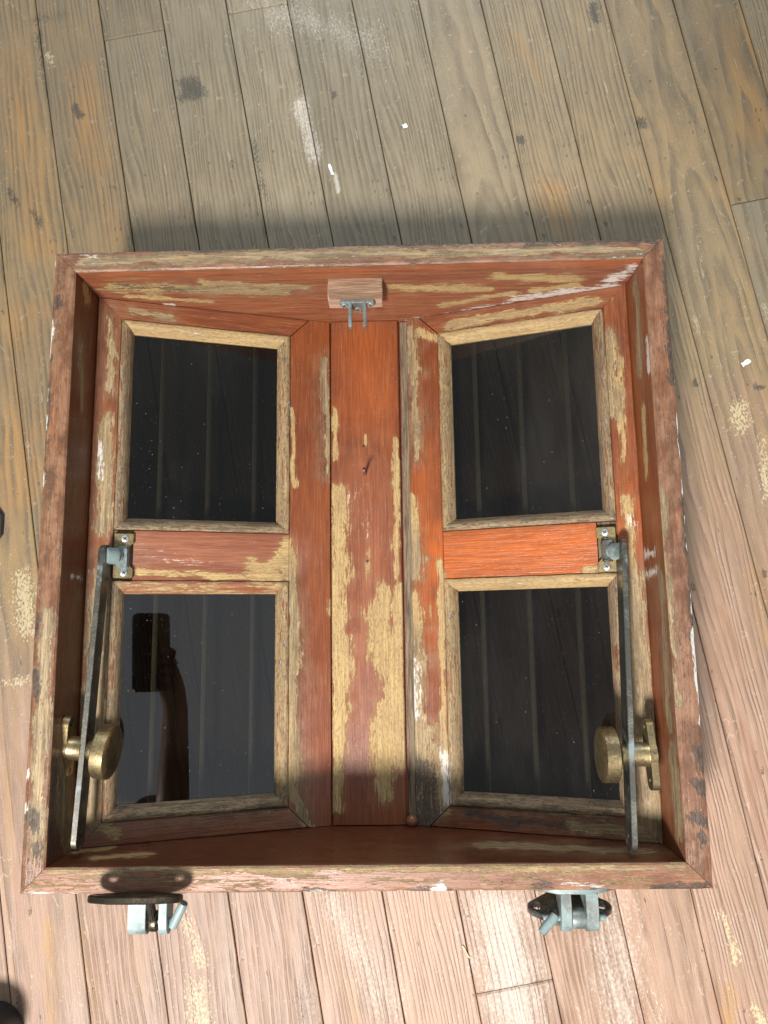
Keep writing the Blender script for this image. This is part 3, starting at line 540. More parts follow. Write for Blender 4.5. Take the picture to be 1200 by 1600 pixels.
for i in range(len(bound) - 1):
    js = JOINT.get(bound[i])
    if js is None:
        js = [rng.choice([-1.05, -.85, 1.0, 1.2])] if not (-.6 < bound[i] < .7) else []
    cuts = [-1.7] + sorted(js) + [1.9]
    for ta, tb in zip(cuts, cuts[1:]): make_plank(bound[i], bound[i + 1], ta, tb, i)

# ---------------------------------------------------------------- the upturned skylight hatch
a_, b_, r_, hs, hc, cb = .3100, .3092, .0227, .0583, .1421, .0405
ai, bi = a_ - r_, b_ - r_
SL = math.atan((hc - hs) / (ai - cb)); cS, sS = math.cos(SL), math.sin(SL)
UM = (ai - cb) / cS
hatch = thing('skylight_hatch', 'upturned square wooden skylight hatch with four dark panes lying on the floorboards', 'hatch')

def chip(seed, amp=.0016):
    def f(t, c, z):
        if c < .006 and z > -.008:
            q = max(0, pynoise(t * 45, seed) * .6 + pynoise(t * 160, seed + 3) * .5 - .12)
            return (q * amp * 1.2, -q * amp)
        if z > -.003 and c > r_ - .003:
            q = pynoise(t * 90, seed + 9); return (-max(0, q) * .0006, -max(0, q) * .0006)
        return (0, 0)
    return f
def wall_wear_light(key, idx, base, rbase):
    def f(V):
        w = wear_light(V[:, idx], key, base); top = V[:, 2] > -.0035
        w[top] = wear_light(V[top][:, :2], 'rim', rbase); return w
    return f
def wallprof(rnd, bot, g):
    k = [(0.0, -bot, -g), (0.0, -rnd, 0), (rnd * .3, -rnd * .3, 0), (rnd, 0, 0), (r_ - .0016, 0, 0), (r_, -.0014, 0), (r_, -bot, -g)]
    return k
gab = lambda x: (hc - hs) * min(1, max(0, (ai - abs(x)) / (ai - cb)))
e_ = .00025
sideprof = wallprof(.0030, hs + .022, 0)
RB = {'g': .20, 'd': .05, 'b': .20, 'y': 1.0}
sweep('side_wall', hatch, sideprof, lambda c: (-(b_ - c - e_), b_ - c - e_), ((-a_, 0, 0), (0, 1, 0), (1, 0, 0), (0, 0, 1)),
      wall_wear_light('wl', [1, 2], {'d': .0, 'o': -.75}, RB), gable=None, jit=chip(1))  # left wall's shade put into its inner face through negative o
sweep('side_wall', hatch, sideprof, lambda c: (-(b_ - c - e_), b_ - c - e_), ((a_, 0, 0), (0, 1, 0), (-1, 0, 0), (0, 0, 1)),
      wall_wear_light('wr', [1, 2], {'d': .3, 'b': .08}, dict(RB, d=.35)), jit=chip(5, .0020))
sweep('end_wall', hatch, wallprof(.0055, hs + .016, 1), lambda c: (-(a_ - c - e_), a_ - c - e_), ((0, b_, 0), (1, 0, 0), (0, -1, 0), (0, 0, 1)),
      wall_wear_light('far', [0, 2], {'d': .8, 'b': .16}, {'b': .36, 'y': 1.0, 'g': .2, 'w': .1, 'd': .4}), gable=gab, jit=chip(11))
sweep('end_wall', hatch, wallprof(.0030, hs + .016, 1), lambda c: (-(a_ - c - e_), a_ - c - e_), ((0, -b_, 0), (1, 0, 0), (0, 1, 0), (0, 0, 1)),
      wall_wear_light('near', [0, 2], {'d': .0, 'b': .0, 'o': -.8}, {'b': .36, 'd': .7, 'g': .16, 'y': .75}), gable=gab, jit=chip(17, .0022))  # shaded inner face made darker and lit rim paler in the colour itself

# ridge board inside, flat ridge cap outside, unseen, added as a support
sweep('ridge_board', hatch, [(-cb + .0006, -.011), (-cb + .0006, -.0012), (-cb + .0018, .0), (cb - .0018, .0), (cb - .0006, -.0012), (cb - .0006, -.011)],
      lambda c: (-(bi - .0012), bi - .0012), ((0, 0, -hc + .0022), (0, 1, 0), (1, 0, 0), (0, 0, 1)), lambda V: wear_light(V[:, :2], 'ridge', {'d': .05}), step=.004)
bm = bmesh.new(); box(bm, Matrix.Translation((0, 0, -.1570)), .13, .600, .016, .002)
M0 = mat_plain('ridge_support_varnish', (.22, .06, .025), .45); bmobj('ridge_support', bm, M0, hatch)

TD = .014
def leaf(s, key):
    U = np.array([s * cS, 0, sS]); Nn = np.array([-s * sS, 0, cS]); O = np.array([s * cb, 0, -hc])
    P = lambda u, v, n: Vector(O + U * u + np.array([0, v, 0]) + Nn * n)
    wf = lambda base: (lambda V: wear_light(V[:, :2], key, base))
    u0, u1 = .0485, .2350; vo = .2635; g_ = .0003
    F_v = lambda u: (O + U * u, (0, 1, 0), U, Nn)
    start = .0006 if s < 0 else .0105
    def rect(w): return [(0, -TD), (0, -.0008), (.0008, 0), (w - .0008, 0), (w, -.0008), (w, -TD)]
    # stiles: inner one mitred only over its outer part, as on the real thing
    wI = u0 - start - g_
    sweep('stile', hatch, rect(wI), lambda c: ((-(bi - .0006 - max(0, c + start - .025)), bi - .0006 - max(0, c + start - .025))), F_v(start), wf({'d': .03, 'o': .08}))
    wO = UM - u1 - .0008
    sweep('stile', hatch, rect(wO), lambda c: (-(vo + c), vo + c), F_v(u1), wf({'d': .12, 'b': .15}))
    if s > 0:   # channel beside the ridge board
        bm = bmesh.new(); box(bm, frame_mat(P(.0056, 0, -.0095), U, (0, 1, 0)), .0098, 2 * bi - .002, .009, 0)
        bmobj('ridge_channel', bm, GRIMY, hatch)
    # end rails and middle rail
    cu = (u0 + u1) / 2
    for q in (1, -1):
        fr = (O + np.array([0, q * vo, 0]) + U * cu, U, (0, q, 0), Nn); wd_ = bi - vo - .0006
        sweep('rail', hatch, rect(wd_), lambda c: (u0 - cu - c + g_, u1 - cu + c - g_), fr, wf({'d': .2 if q > 0 else .0, 'b': .1}))
    mu1 = .2145
    fr = (O + np.array([0, -.0232, 0]) + U * cu, U, (0, 1, 0), Nn)
    sweep('middle_rail', hatch, rect(.0532), lambda c: (u0 - cu + g_, mu1 - cu), fr, wf({'d': .4 if s < 0 else 0, 'o': 0 if s < 0 else .55}))
    bm = bmesh.new(); box(bm, frame_mat(P((mu1 + u1) / 2 + .0003, .0034, -.0085), U, (0, 1, 0)), u1 - mu1 - .0010, .0528, .011, .0004)
    bmobj('bracket_seat', bm, GRIMY, hatch)
    # panes, each with four mitred glazing beads
    for (va, vb) in ((.0303, .2632), (-.2632, -.0236)):
        bw = .0132; vc = (va + vb) / 2; hv = (vb - va) / 2; hu = (u1 - u0) / 2
        bm = bmesh.new(); box(bm, frame_mat(P(cu, vc, -.0102), U, (0, 1, 0)), 2 * hu - .008, 2 * hv - .008, .003, 0)
        pane = bmobj('glass_pane', bm, GLASS, hatch, None)
        bp_ = [(0, -.0138), (0, .0012), (.0012, .0022), (.0032, .0026), (.0058, .0018), (.0085, -.0006), (.0110, -.0040), (.0127, -.0078), (bw, -.0086), (bw, -.0138)]
        up = vb > 0
        def bw_(basein):
            def f(V):
                w = wear_light(V[:, :2], key, basein); c = np.zeros(len(V))
                return w
            return f
        jb = lambda sd: (lambda t, c, z: (0, -.0005 * max(0, pynoise(t * 70, c * 300, sd))))
        bases = {'out': {'b': .62, 'y': .95, 'g': .34, 'w': .12}, 'in': {'b': .68, 'y': .6, 'g': .34, 'w': .16},
                 'far': {'b': .85, 'y': .22, 'w': .18, 'g': .10, 'd': .5}, 'near': {'b': .7, 'y': 1.0, 'g': .38}}  # far beads paled as lit, near ones browner: light put into colour
        if not up and s < 0: bases['far'] = {'b': .50, 'y': .1, 'w': .15, 'd': .9}
        e2 = .0002
        for k, fr, hl in (('in', (O + U * (u0 + e2) + np.array([0, vc, 0]), (0, 1, 0), U, Nn), hv),
                          ('out', (O + U * (u1 - e2) + np.array([0, vc, 0]), (0, 1, 0), -U, Nn), hv),
                          ('far', (O + U * cu + np.array([0, vb - e2, 0]), U, (0, -1, 0), Nn), hu),
                          ('near', (O + U * cu + np.array([0, va + e2, 0]), U, (0, 1, 0), Nn), hu)):
            sweep('glazing_bead', pane, bp_, lambda c, hl=hl: (-(hl - c - .0003), hl - c - .0003), fr, bw_(bases[k]), cell=.0018, step=.004, jit=jb(hash(k) % 7 if False else len(k) + s), smooth=50)
    for u in (.084, .1365, .189):
        bm = bmesh.new(); lathe(bm, frame_mat(P(u, 0, -.030), U, Nn) @ Matrix.Translation((0, 0, -.2925)), [(.0030, 0), (.0030, .585)], 14)
        bmobj('guard_rod', bm, ROD, hatch, 40)
    return P, U, Nn
PL, UL, NL = leaf(-1, 'L'); PR, UR, NR = leaf(1, 'R')

# ---------------------------------------------------------------- casement stays
def rot_axis(d): return Vector(d).normalized()
def stay(s, P, U, Nn, piv, tip, tclamp):
    U = Vector(U); Nn = Vector(Nn); Y = Vector((0, 1, 0))
    # bracket: flat base with a waisted outline, a raised bridge and a pivot boss
    u0 = .2245; M = frame_mat(P(u0, .0012 - .001 * s, .0022), U, Y); bm = bmesh.new()
    sg = 1
    ol = [(-.0095, -.0235), (.0085, -.0235), (.0095, -.0225), (.0095, .0225), (.0085, .0235), (-.0095, .0235), (-.0105, .0225), (-.0105, .0135), (-.0065, .0095), (-.0065, -.0095), (-.0105, -.0135), (-.0105, -.0225)]
    plate(bm, M, ol if s < 0 or True else ol, [], .0044, .0006)
    br = bmobj('pivot_bracket', bm, BRASS, hatch)
    bm = bmesh.new()
    prof = [(-.0062, -.0130), (-.0058, -.0100), (-.005, -.006), (-.005, .006), (-.0058, .0100), (-.0062, .0130), (.0062, .0130), (.0075, .007), (.0080, 0), (.0075, -.007), (.0062, -.0130)]
    hz = {0: .0}
    lowv = []; top = []
    for x, y in prof: lowv.append(bm.verts.new(P(u0 + x, y, .0040))); top.append(bm.verts.new(P(u0 + x * .82 + .0006, y * .78, .0130 - .00006 * (abs(y) * 1000) ** 1.5)))
    n = len(prof)
    for i in range(n): bm.faces.new((lowv[i], lowv[(i + 1) % n], top[(i + 1) % n], top[i]))
    bm.faces.new(top); bm.faces.new(lowv)
    bmesh.ops.bevel(bm, geom=[e for e in bm.edges], offset=.0012, segments=2, affect='EDGES')
    bmobj('bridge', bm, VERD if s < 0 else BRONZE, br, 50)
    piv = Vector(piv); tip = Vector(tip)
    b0 = P(u0 + .002, 0, .0090); b0.y = piv.y; ax = (piv - b0)
    bm = bmesh.new(); Lb = ax.length
    lathe(bm, frame_mat(b0, Vector((0, 1, 0)), Vector((0, 0, 1))) if False else Matrix.Translation(b0) @ ax.to_track_quat('Z', 'Y').to_matrix().to_4x4(),
          [(.0050, 0), (.0050, .003), (.0082, .0045), (.0086, .006), (.0086, Lb - .0005), (.0075, Lb)], 24)
    bmobj('pivot_boss', bm, VERD, br, 40)
    for v in (.0178, -.0178): screw(br, P(u0 + .0005 - .002, v + .0012 - .001 * s, .0046), Nn, .0040, rng.uniform(0, 1.5))
    # flat bar on edge
    d = (tip - piv).normalized(); L = (tip - piv).length; X = Vector((s, 0, 0)); X = (X - d * X.dot(d)).normalized(); hgt = .0195 if s < 0 else .0215
    M = frame_mat(piv, d, d.cross(X)); Hd = M.to_3x3() @ Vector((0, 1, 0))
    rr = hgt / 2
    ol = circ(0, 0, rr * 1.12, 12, math.pi * .5, math.pi * 1.5) + [(.02, -rr * .95)] + circ(L - rr, 0, rr, 12, -math.pi * .5, math.pi * .5) + [(.02, rr * .95)]
    bm = bmesh.new(); plate(bm, M, ol, [circ(L - rr * 1.2, 0, .0023, 12)], .0056, .0007)
    arm = bmobj('stay_arm', bm, BRONZE, hatch, 35)
    # clamp: flange, barrel, collar and knurled thumb knob, threaded on the bar
    q = piv + d * tclamp; inn = Vector((-s, 0, 0)); inn = (inn - d * inn.dot(d)).normalized()
    tilt = CLAMP[s]; inn = (Matrix.Rotation(tilt[0], 3, 'Z') @ inn).normalized()
    def tube(name, z0, z1, prof, mat, par, n=28, rfun=None):
        bmm = bmesh.new(); lathe(bmm, Matrix.Translation(q) @ inn.to_track_quat('Z', 'Y').to_matrix().to_4x4(), prof, n, 0, rfun); return bmobj(name, bmm, mat, par, 40)
    kb = tube('thumb_knob', 0, 0, [(.0240, .0125), (.0248, .0135), (.0248, .0255), (.0236, .0266), (.012, .0269), (.001, .0270)][::1], BRASS, hatch, 88, lambda i, r: 1.0 + (.022 if i % 2 else 0) * (r > .0245))
    tube('collar', 0, 0, [(.0090, .0022), (.0098, .0034), (.0098, .0075), (.0075, .0095), (.0075, .0130)], BRASS, kb)
    fl_off = -tilt[2]
    bmm = bmesh.new(); Mf = Matrix.Translation(q + inn * fl_off) @ inn.to_track_quat('Z', 'Y').to_matrix().to_4x4()
    # plate's long axis along the bar, swung by its own angle
    zc = Mf.to_3x3() @ Vector((0, 0, 1)); la = (d - zc * d.dot(zc)).normalized(); la = Matrix.Rotation(tilt[1], 3, zc) @ la
    Mf = frame_mat(q + inn * fl_off, la, zc.cross(la))
    ol = circ(.0235, 0, .0085, 10, -1.3, 1.3) + circ(0, 0, .0125, 10, .85, math.pi - .85) + circ(-.0235, 0, .0085, 10, math.pi - 1.3, math.pi + 1.3) + circ(0, 0, .0125, 10, math.pi + .85, 2 * math.pi - .85)
    plate(bmm, Mf, ol, [circ(.0240, 0, .0029, 12), circ(-.0240, 0, .0029, 12)], .0066, .0009)
    fl = bmobj('clamp_flange', bmm, BRASS, hatch, 35)
    tube('barrel', 0, 0, [(.0118, -tilt[2] + .0020), (.0112, -tilt[2] + .0045), (.0112, -.0022)], BRASS, fl)
CLAMP = {-1: (-.10, .35, .0185), 1: (.06, .05, .0205)}
stay(-1, PL, UL, NL, (-.2640, .001, -.0485), (-.2712, -.2795, -.0290), .190)
stay(1, PR, UR, NR, (.2612, -.003, -.0485), (.2436, -.2815, -.0140), .196)

# ---------------------------------------------------------------- block and two-pronged catch on the far wall
bm = bmesh.new(); yb = bi
box(bm, Matrix.Translation((-.0040, yb - .0085, -.0362)), .0568, .0176, .0135, .0005)
box(bm, Matrix.Translation((-.0040, yb - .0085, -.0293)), .0556, .0082, .0010, .0003)
blk = bmobj('wood_block', bm, RAWBLOCK, hatch)
bm = bmesh.new(); box(bm, Matrix.Translation((-.0052, yb - .0080, -.0545)), .0578, .0168, .0228, .0005)
blk2 = bmobj('wood_block', bm, PALEBLOCK, hatch)
yf = yb - .0174
bm = bmesh.new(); Mp = frame_mat((-.0030, yf - .0012, -.0492), (1, 0, 0), (0, 0, 1))
ol = [(-.0185, .0042), (-.0175, .0055), (.0175, .0055), (.0185, .0042), (.0185, -.003), (.0165, -.0055), (.0085, -.0062), (.0050, -.0135), (0, -.0155), (-.0050, -.0135), (-.0085, -.0062), (-.0165, -.0055), (-.0185, -.003)]
plate(bm, Mp, ol, [], .0042, .0006); cat = bmobj('catch_plate', bm, VERD, hatch)
for sx in (-1, 1):
    bm = bmesh.new(); box(bm, Matrix.Translation((-.0028 + sx * .0078, yf - .0145, -.0490)) @ Matrix.Rotation(rad(6), 4, 'X'), .0036, .0280, .0100, .0008)
    bmobj('prong', bm, VERD, cat)
for sx, sz in ((-.0140, -.0500), (.0140, -.0496), (0, -.0600)): screw(cat, (-.0030 + sx, yf - .0030, sz), (0, -1, .25), .0040, rng.uniform(0, 1.5))

# nail, nail holes and round plug on the ridge board
zr = -hc + .0022
def bend_tube(bm, pts, rads, n=10):
    rings = []
    for i, p in enumerate(pts):
        d = (Vector(pts[min(i + 1, len(pts) - 1)]) - Vector(pts[max(i - 1, 0)])).normalized(); Mx = Matrix.Translation(p) @ d.to_track_quat('Z', 'Y').to_matrix().to_4x4()
        rings.append([bm.verts.new(Mx @ Vector((rads[i] * math.cos(6.2832 * k / n), rads[i] * math.sin(6.2832 * k / n), 0))) for k in range(n)])
    for a, b in zip(rings, rings[1:]):
        for k in range(n): bm.faces.new((a[k], a[(k + 1) % n], b[(k + 1) % n], b[k]))
    bm.faces.new(rings[0]); bm.faces.new(rings[-1])
bm = bmesh.new(); bend_tube(bm, [(-.0012, .0985, zr - .004), (-.0008, .1000, zr + .006), (-.0006, .1010, zr + .018), (-.0004, .1000, zr + .030), (-.0006, .0965, zr + .035)], [.0017, .0017, .0016, .0016, .0013])
bmobj('bent_nail', bm, RUST, hatch, 60)
for x, y in ((-.0021, .1330), (.0009, -.0010)):
    bm = bmesh.new(); lathe(bm, Matrix.Translation((x, y, zr)), [(.0015, -.001), (.0015, .00015)], 12); bmobj('nail_hole', bm, SLOT, hatch)
bm = bmesh.new(); bmesh.ops.create_uvsphere(bm, u_segments=20, v_segments=12, radius=.0066, matrix=Matrix.Translation((.0455, -.2805, -.1355)) @ Matrix.Diagonal((1.0, .95, .85, 1)))
bmobj('round_plug', bm, mat_plain('brown_plug_varnish', (.20, .075, .030), .3), hatch, 180)

# ---------------------------------------------------------------- hinges on the near wall
def oval(hw, hh, k=.45, n=9):
    """plate outline: long oval with tapered round ends"""
    e = hh * k
    return circ(hw - e, 0, e, n, -1.15, 1.15) + [(hw * .42, hh), (-hw * .42, hh)] + circ(-(hw - e), 0, e, n, math.pi - 1.15, math.pi + 1.15) + [(-hw * .42, -hh), (hw * .42, -hh)]
def hinge(xc, up, flip):
    yo = -b_
    bm = bmesh.new(); hw, hh = .0385, .0185
    Mf = frame_mat((xc, yo - .0023, -.0045 - hh), (1, 0, 0), (0, 0, 1))
    holes = [circ(-.027, 0, .0028, 12), circ(.027, 0, .0028, 12), circ(0, -.010, .0028, 12)]
    plate(bm, Mf, oval(hw, hh), holes, .0050, .0007)
    h = bmobj('hinge', bm, VERD, hatch, 35)
    for hx, hz in ((-.027, 0), (.027, 0), (0, -.010)): screw(h, (xc + hx, yo - .0044, -.0045 - hh + hz), (0, -1, 0), .0040, .3)
    # two lugs standing out from the plate, pin through them
    ax_y, ax_z = yo - .0270, -.0135
    lx = (-.0105, .0125) if not flip else (-.0050, .0185)
    lw = (.0096, .0112) if not flip else (.0165, .0075)
    for x, w_ in zip(lx, lw):
        bm = bmesh.new(); Ml = frame_mat((xc + x, yo - .004, ax_z), (0, -1, 0), (0, 0, 1))
        plate(bm, Ml, [(0, -.016), (.012, -.0115)] + circ(.0240, 0, .0098, 10, -1.35, 1.35) + [(.012, .0100), (0, .0088)], [], w_, .0010)
        bmobj('lug', bm, VERD, h, 35)
    bm = bmesh.new(); Mq = Matrix.Translation((xc - (.030 if not flip else .012), ax_y, ax_z)) @ Matrix.Rotation(math.pi / 2, 4, 'Y')
    lathe(bm, Mq, [(.0030, 0), (.0030, .056 if not flip else .040)], 14); pin = bmobj('pin', bm, VERD, h, 40)
    # angled pull on the pin's end
    px = xc - .022 if not flip else xc + .0275
    bm = bmesh.new(); d0 = Vector((px, ax_y, ax_z + .002)); dd = Vector((-.011 if not flip else .009, -.010 if not flip else .017, .004))
    bend_tube(bm, [d0 - dd * .25, d0, d0 + dd * .6, d0 + dd], [.0042, .0044, .0042, .0038], 14); bmobj('pin_pull', bm, VERD, h, 40)
    # free leaf swinging on the pin
    bm = bmesh.new()
    if up:  # stood up over the rim
        Mu = frame_mat((xc + .0015, yo + .0030, .0200), (1, 0, .02), (0, .22, 1)); fh = .0195; fw = .0415
    else:   # hanging down behind the lugs
        Mu = frame_mat((xc - .0030, yo - .0240, -.0290), (1, 0, 0), (0, -.42, 1)); fh = .0190; fw = .0385
    hl = [circ(-.0295, .0, .0044 if up else .0036, 14), circ(.0295, .0, .0044 if up else .0036, 14)] + ([circ(-.0155, .0085, .0030, 14)] if not up else [])
    plate(bm, Mu, oval(fw, fh, .55 if up else .45), hl, .0062, .0012)
    lf = bmobj('free_leaf', bm, DARKBR if up else BRONZE, h, 35)
    bm = bmesh.new(); kx = .001 if not flip else .0085
    lathe(bm, Matrix.Translation((xc + kx - (.0060 if not flip else .0028), ax_y, ax_z)) @ Matrix.Rotation(math.pi / 2, 4, 'Y'), [(.0085, 0), (.0088, .001), (.0088, .0118 if not flip else .0050), (.0085, .0126 if not flip else .0058)], 24)
    bmobj('knuckle', bm, VERD if not flip else DARKBR, lf, 40)
    if up:
        bm = bmesh.new(); box(bm, Matrix.Translation((xc + .0080, yo - .0135, -.0045)) @ Matrix.Rotation(rad(28), 4, 'X'), .0052, .028, .010, .001)
        bmobj('leaf_arm', bm, DARKBR, lf)
hinge(.1905, False, False); hinge(-.1990, True, True)

# ---------------------------------------------------------------- small things on the floor
def floor_bit(name, x, y, rot, sx, sy, sz, mat, label, cat, group=None, curl=0):
    bm = bmesh.new(); bmesh.ops.create_grid(bm, x_segments=5, y_segments=2, size=.5)
    for v in bm.verts: v.co = Vector((v.co.x * sx * (1 + .15 * math.sin(v.co.y * 7)), v.co.y * sy * (1 + .2 * math.sin(v.co.x * 9)), curl * (v.co.x * 2) ** 2))
    ex = bmesh.ops.extrude_face_region(bm, geom=list(bm.faces)); bmesh.ops.translate(bm, verts=[q for q in ex['geom'] if isinstance(q, bmesh.types.BMVert)], vec=(0, 0, sz))
    o = bmobj(name, bm, mat, None, None, False); o.location = (x, y, .0002); o.rotation_euler = (0, 0, rot)
    return tag(o, label, cat, group)
floor_bit('paper_scrap', .4572, .2325, .55, .0115, .0052, .0003, CHIPW, 'tiny white printed paper scrap on the boards beside the hatch', 'paper', None, .0008)
floor_bit('paint_flake', -.041, .5000, 1.9, .0150, .0034, .0004, CHIPW, 'narrow white paint flake on grey boards beyond the hatch', 'paint flake', None, .0006)
floor_bit('wood_splinter', .1010, -.4220, 2.1, .0140, .0016, .0008, SPLINT, 'pale wood splinter on the bright boards between the two hinges', 'splinter', None, .0004)
floor_bit('paint_chip', .0540, .5580, .3, .0060, .0055, .0004, CHIPW, 'small square pale chip on grey boards beyond the hatch', 'paint chip', None, .0003)

# dark hardware at the photograph's left border
lt = thing('spare_latch', 'black oval spare latch with a steel keeper lying on amber boards', 'latch', (-.4470, .0510, 0))
def floor_plate(name, par, outline, th, z, mat, M2=Matrix()):
    bm = bmesh.new(); plate(bm, Matrix.Translation((0, 0, z)) @ M2, outline, [], th, .0008); return bmobj(name, bm, mat, par, 35, False)
floor_plate('base', lt, [(y, x) for x, y in oval(.026, .015, .5)], .006, .0032, BLACK)
floor_plate('keeper', lt, [(-.011, -.013), (.003, -.013), (.006, .0), (.003, .014), (-.011, .014)], .010, .0105, STEEL)
bm = bmesh.new(); lathe(bm, Matrix.Translation((-.008, .001, .017)) @ Matrix.Rotation(math.pi / 2, 4, 'Y'), [(.0018, 0), (.0018, .012)], 12); bmobj('brass_pin', bm, BRASS, lt, 40, False)
floor_plate('tail', lt, [(-.016, -.055), (-.006, -.055), (-.004, -.030), (-.008, -.020), (-.016, -.020)], .005, .0027, BLACK)

# black tin in the near corner, made up to cast the soft corner shadow
stand_in = thing('black_stand_in', 'made-up black round tin on the floor, just its rim in view', 'stand_in', (-.4050, -.4975, 0))
bm = bmesh.new(); lathe(bm, Matrix(), [(.028, 0), (.0295, .001), (.0295, .054), (.0305, .0555), (.0305, .0585), (.0290, .0595), (.0275, .0575), (.0270, .054), (.001, .0535)], 40); bmobj('body', bm, BLACK, stand_in, 35, False)
bm = bmesh.new(); lathe(bm, Matrix.Translation((0, 0, .0532)), [(.023, 0), (.024, .002), (.022, .0035), (.016, .0030), (.001, .0028)], 40); bmobj('lid', bm, BLACK, stand_in, 35, False)

# ---------------------------------------------------------------- phone and the person taking the picture (both seen mirrored in a pane)
MC = Matrix.LocRotScale(Vector(CAM), camo.rotation_euler.to_quaternion(), None)
phone = thing('phone', 'black phone held level above the hatch, mirrored in a lower pane', 'phone', CAM); phone.rotation_euler = camo.rotation_euler
def rrect(x0, x1, y0, y1, r, n=6):
    return circ(x1 - r, y0 + r, r, n, -math.pi / 2, 0) + circ(x1 - r, y1 - r, r, n, 0, math.pi / 2) + circ(x0 + r, y1 - r, r, n, math.pi / 2, math.pi) + circ(x0 + r, y0 + r, r, n, math.pi, math.pi * 1.5)
def pplate(name, ol, z0, z1, mat, par=phone, holes=()):
    bm = bmesh.new(); plate(bm, Matrix.Translation((0, 0, (z0 + z1) / 2)), ol, holes, z1 - z0, .0006); return bmobj(name, bm, mat, par, 35, False)
pplate('case', rrect(-.0165, .0625, -.117, .048, .011), .0035, .0130, BLACK)
cb_ = pplate('camera_island', rrect(-.0125, .0265, -.028, .013, .008), .0015, .0040, BLACK, holes=[circ(0, 0, .0075, 20), circ(.0, -.018, .0065, 20), circ(.016, -.009, .0065, 20)])
pplate('screen', rrect(-.0135, .0595, -.114, .045, .009), .0128, .0136, mat_plain('phone_screen_glass', (.03, .03, .035), .1))

def local(p): return MC @ Vector(p)
SKIN = mat_plain('skin', (.30, .16, .105), .5, 0, .0002, 300, .12)
SHIRT = mat_plain('charcoal_cotton', (.045, .045, .05), .9, 0, .0005, 500, .2)
TROUS = mat_plain('dark_blue_denim', (.05, .06, .085), .9, 0, .0005, 600, .2)
HAIR = mat_plain('dark_hair', (.05, .033, .022), .6, 0, .001, 200, .3)
SOLE = mat_plain('brown_boot_leather', (.09, .05, .03), .55)
person = thing('person', 'person in charcoal shirt and jeans leaning over with a phone in one hand', 'person', (.46, -.98, 0))
PO = Vector((.46, -.98, 0))
def skin(name, chains, mat, par, sub=2):
    """chains: lists of ((x,y,z), radius); chains that start on an existing joint share it"""
    vs, rs, es, idx = [], [], [], {}
    for ch in chains:
        prev = None
        for p, r in ch:
            k = tuple(round(c, 4) for c in p)
            if k not in idx: idx[k] = len(vs); vs.append(Vector(p) - PO); rs.append(r)
            if prev is not None and prev != idx[k]: es.append((prev, idx[k]))
            prev = idx[k]
    me = bpy.data.meshes.new(name); me.from_pydata(vs, es, [])
    o = bpy.data.objects.new(name, me); C.objects.link(o); o.parent = par; me.materials.append(mat)
    m = o.modifiers.new('skin', 'SKIN'); m.use_smooth_shade = True
    if not me.skin_vertices: return o
    for i, d in enumerate(me.skin_vertices[0].data): d.radius = (rs[i], rs[i]); d.use_root = (i == 0)
    if sub: s = o.modifiers.new('sub', 'SUBSURF'); s.levels = s.render_levels = sub
    return o
pel, chest, neck = (.47, -.93, .90), (.42, -.80, 1.20), (.385, -.73, 1.40)
shR, shL = (.245, -.79, 1.33), (.575, -.72, 1.33)
elR, wrR = (.170, -.60, 1.02), tuple(local((.083, -.150, .030)))
palm = tuple(local((.066, -.085, .026)))
elL, wrL = (.67, -.72, 1.05), (.62, -.60, .83)
kneeR, ankR = (.36, -.93, .50), (.33, -1.0, .09); kneeL, ankL = (.58, -.90, .50), (.59, -.97, .09)
fing = []
for k, (y0, ln) in enumerate(((-.040, .044), (-.060, .048), (-.080, .045), (-.098, .036))):
    fing.append([(palm, .016), (tuple(local((.070, y0, .024))), .0095), (tuple(local((.071, y0 + .004, .008))), .0085), (tuple(local((.058, y0 + .006, -.004 + .002 * k))), .0078), (tuple(local((.058 - ln * .45, y0 + .006, -.001))), .0065)])
lp = (.60, -.54, .76); fing2 = []
for k in range(4):
    x0 = .572 + .018 * k; fing2.append([(lp, .030), ((x0, -.505 - .004 * k, .725), .0095), ((x0 - .002, -.492 - .004 * k, .695 + .002 * k), .0085), ((x0 - .004, -.496 - .004 * k, .668 + .004 * k), .0070)])
fing2.append([(lp, .030), ((.562, -.535, .745), .0110), ((.548, -.515, .722), .0090), ((.546, -.502, .702), .0075)])
thumb = [(palm, .016), (tuple(local((.055, -.105, .026))), .0115), (tuple(local((.036, -.090, .0235))), .0095), (tuple(local((.016, -.074, .0225))), .0075)]
body = skin('body', [[(pel, .105), ((.45, -.87, 1.04), .105), (chest, .125), ((.395, -.755, 1.34), .075), (neck, .055), ((.365, -.69, 1.47), .06)],
                     [(chest, .125), (shR, .058), ((.20, -.70, 1.17), .046), (elR, .040), ((.140, -.43, .95), .038), (wrR, .027), (palm, .030)],
                     [(chest, .125), (shL, .058), ((.63, -.73, 1.18), .046), (elL, .040), (wrL, .027), ((.60, -.54, .76), .030)],
                     [(pel, .105), ((.40, -.94, .76), .075), (kneeR, .058), (ankR, .042), ((.31, -.88, .035), .035)],
                     [(pel, .105), ((.545, -.93, .76), .075), (kneeL, .058), (ankL, .042), ((.60, -.85, .035), .035)]] + fing + [thumb] + fing2, SKIN, person)
sh = skin('shirt', [[((.478, -.945, .845), .146), (pel, .146), ((.45, -.87, 1.04), .140), (chest, .150), ((.395, -.755, 1.34), .088)],
               [(chest, .150), (shR, .072), ((.205, -.71, 1.20), .060), ((.185, -.65, 1.10), .056)],
               [(chest, .150), (shL, .072), ((.625, -.73, 1.20), .060), ((.655, -.725, 1.10), .056)]], SHIRT, person)
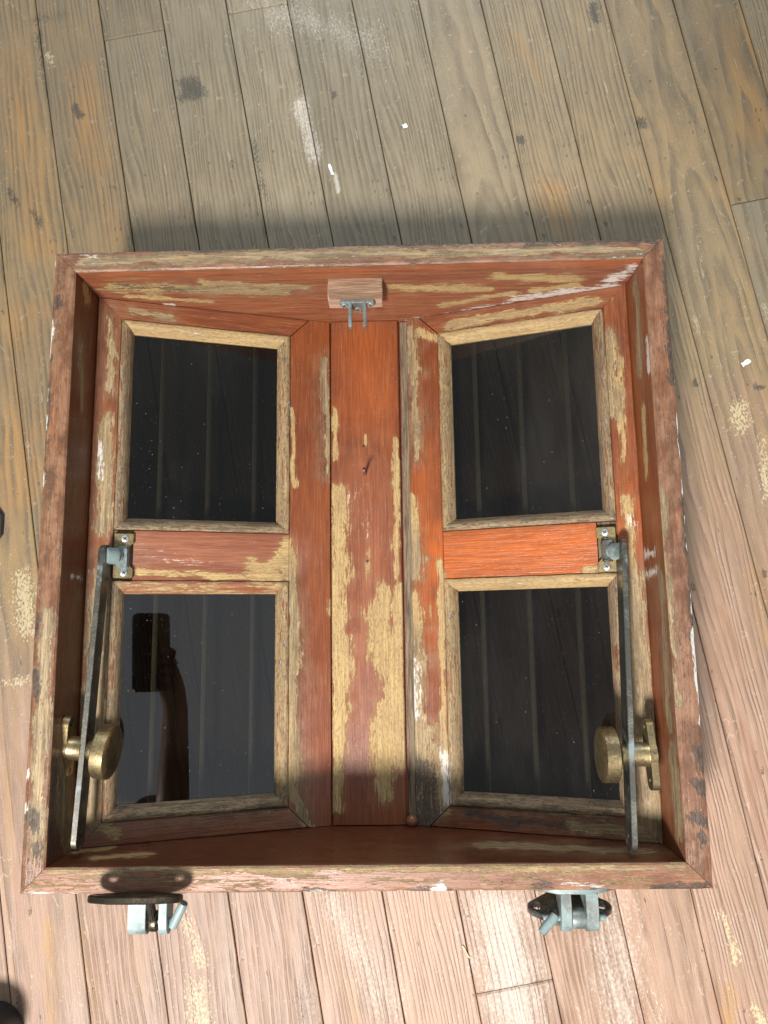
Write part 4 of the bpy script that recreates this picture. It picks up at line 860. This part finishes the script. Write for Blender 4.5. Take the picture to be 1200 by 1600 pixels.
skin('trousers', [[((.462, -.905, .99), .136), ((.47, -.93, .90), .139), ((.472, -.935, .84), .132), ((.392, -.94, .74), .100), (kneeR, .074), ((.333, -.99, .11), .064)],
                  [((.472, -.935, .84), .132), ((.552, -.93, .74), .100), (kneeL, .074), ((.588, -.965, .11), .064)]], TROUS, person)
for ax, ay, bx, by in ((.33, -1.0, .305, -.84), (.59, -.97, .605, -.81)):
    skin('boot', [[((ax, ay - .03, .055), .050), ((ax, ay, .10), .056), ((ax, ay, .16), .052)], [((ax, ay - .03, .055), .048), (((ax + bx) / 2, (ay + by) / 2, .050), .046), ((bx, by, .044), .040)]], SOLE, person)
# head turned down towards the phone
hd = Vector((.345, -.655, 1.555)) - PO; look = (Vector(CAM) + PO * 0 - PO - hd).normalized()
Mh = Matrix.Translation(hd) @ look.to_track_quat('-Y', 'Z').to_matrix().to_4x4()
def blob(name, pts_fn, mat, par, seg=36, rings=24):
    bm = bmesh.new(); bmesh.ops.create_uvsphere(bm, u_segments=seg, v_segments=rings, radius=1)
    for v in bm.verts: v.co = Mh @ Vector(pts_fn(v.co.copy()))
    return bmobj(name, bm, mat, par, 180, False)
def head_fn(c):
    x, y, z = c.x * .076, c.y * .098, c.z * .116
    if z < 0: k = 1 + z * 2.6; x *= k; y *= (1 + z * 1.2)
    nose = math.exp(-((x / .012) ** 2 + ((z + .012) / .022) ** 2)) if c.y < 0 else 0; y -= nose * .024
    for sx in (-.032, .032):
        e = math.exp(-(((x - sx) / .015) ** 2 + ((z - .012) / .011) ** 2)) if c.y < 0 else 0; y += e * .010
    mth = math.exp(-((x / .022) ** 2 + ((z + .052) / .008) ** 2)) if c.y < 0 else 0; y -= mth * .005
    return (x, y, z)
head = blob('head', head_fn, SKIN, person, 48, 40)
blob('hair', lambda c: (c.x * .083, c.y * .102 + .012, c.z * .112 + .016 if c.z > -.2 else c.z * .06 + .0), HAIR, person)
for sx in (-1, 1):
    bm = bmesh.new(); bmesh.ops.create_uvsphere(bm, u_segments=14, v_segments=10, radius=1)
    for v in bm.verts: v.co = Mh @ Vector((sx * (.078 + v.co.x * .006), .012 + v.co.y * .016, -.005 + v.co.z * .030))
    bmobj('ear', bm, SKIN, head, 180, False)
    bm = bmesh.new(); bmesh.ops.create_uvsphere(bm, u_segments=14, v_segments=10, radius=.011, matrix=Mh @ Matrix.Translation((sx * .032, -.076, .012)))
    bmobj('eye', bm, CHIPW, head, 180, False)
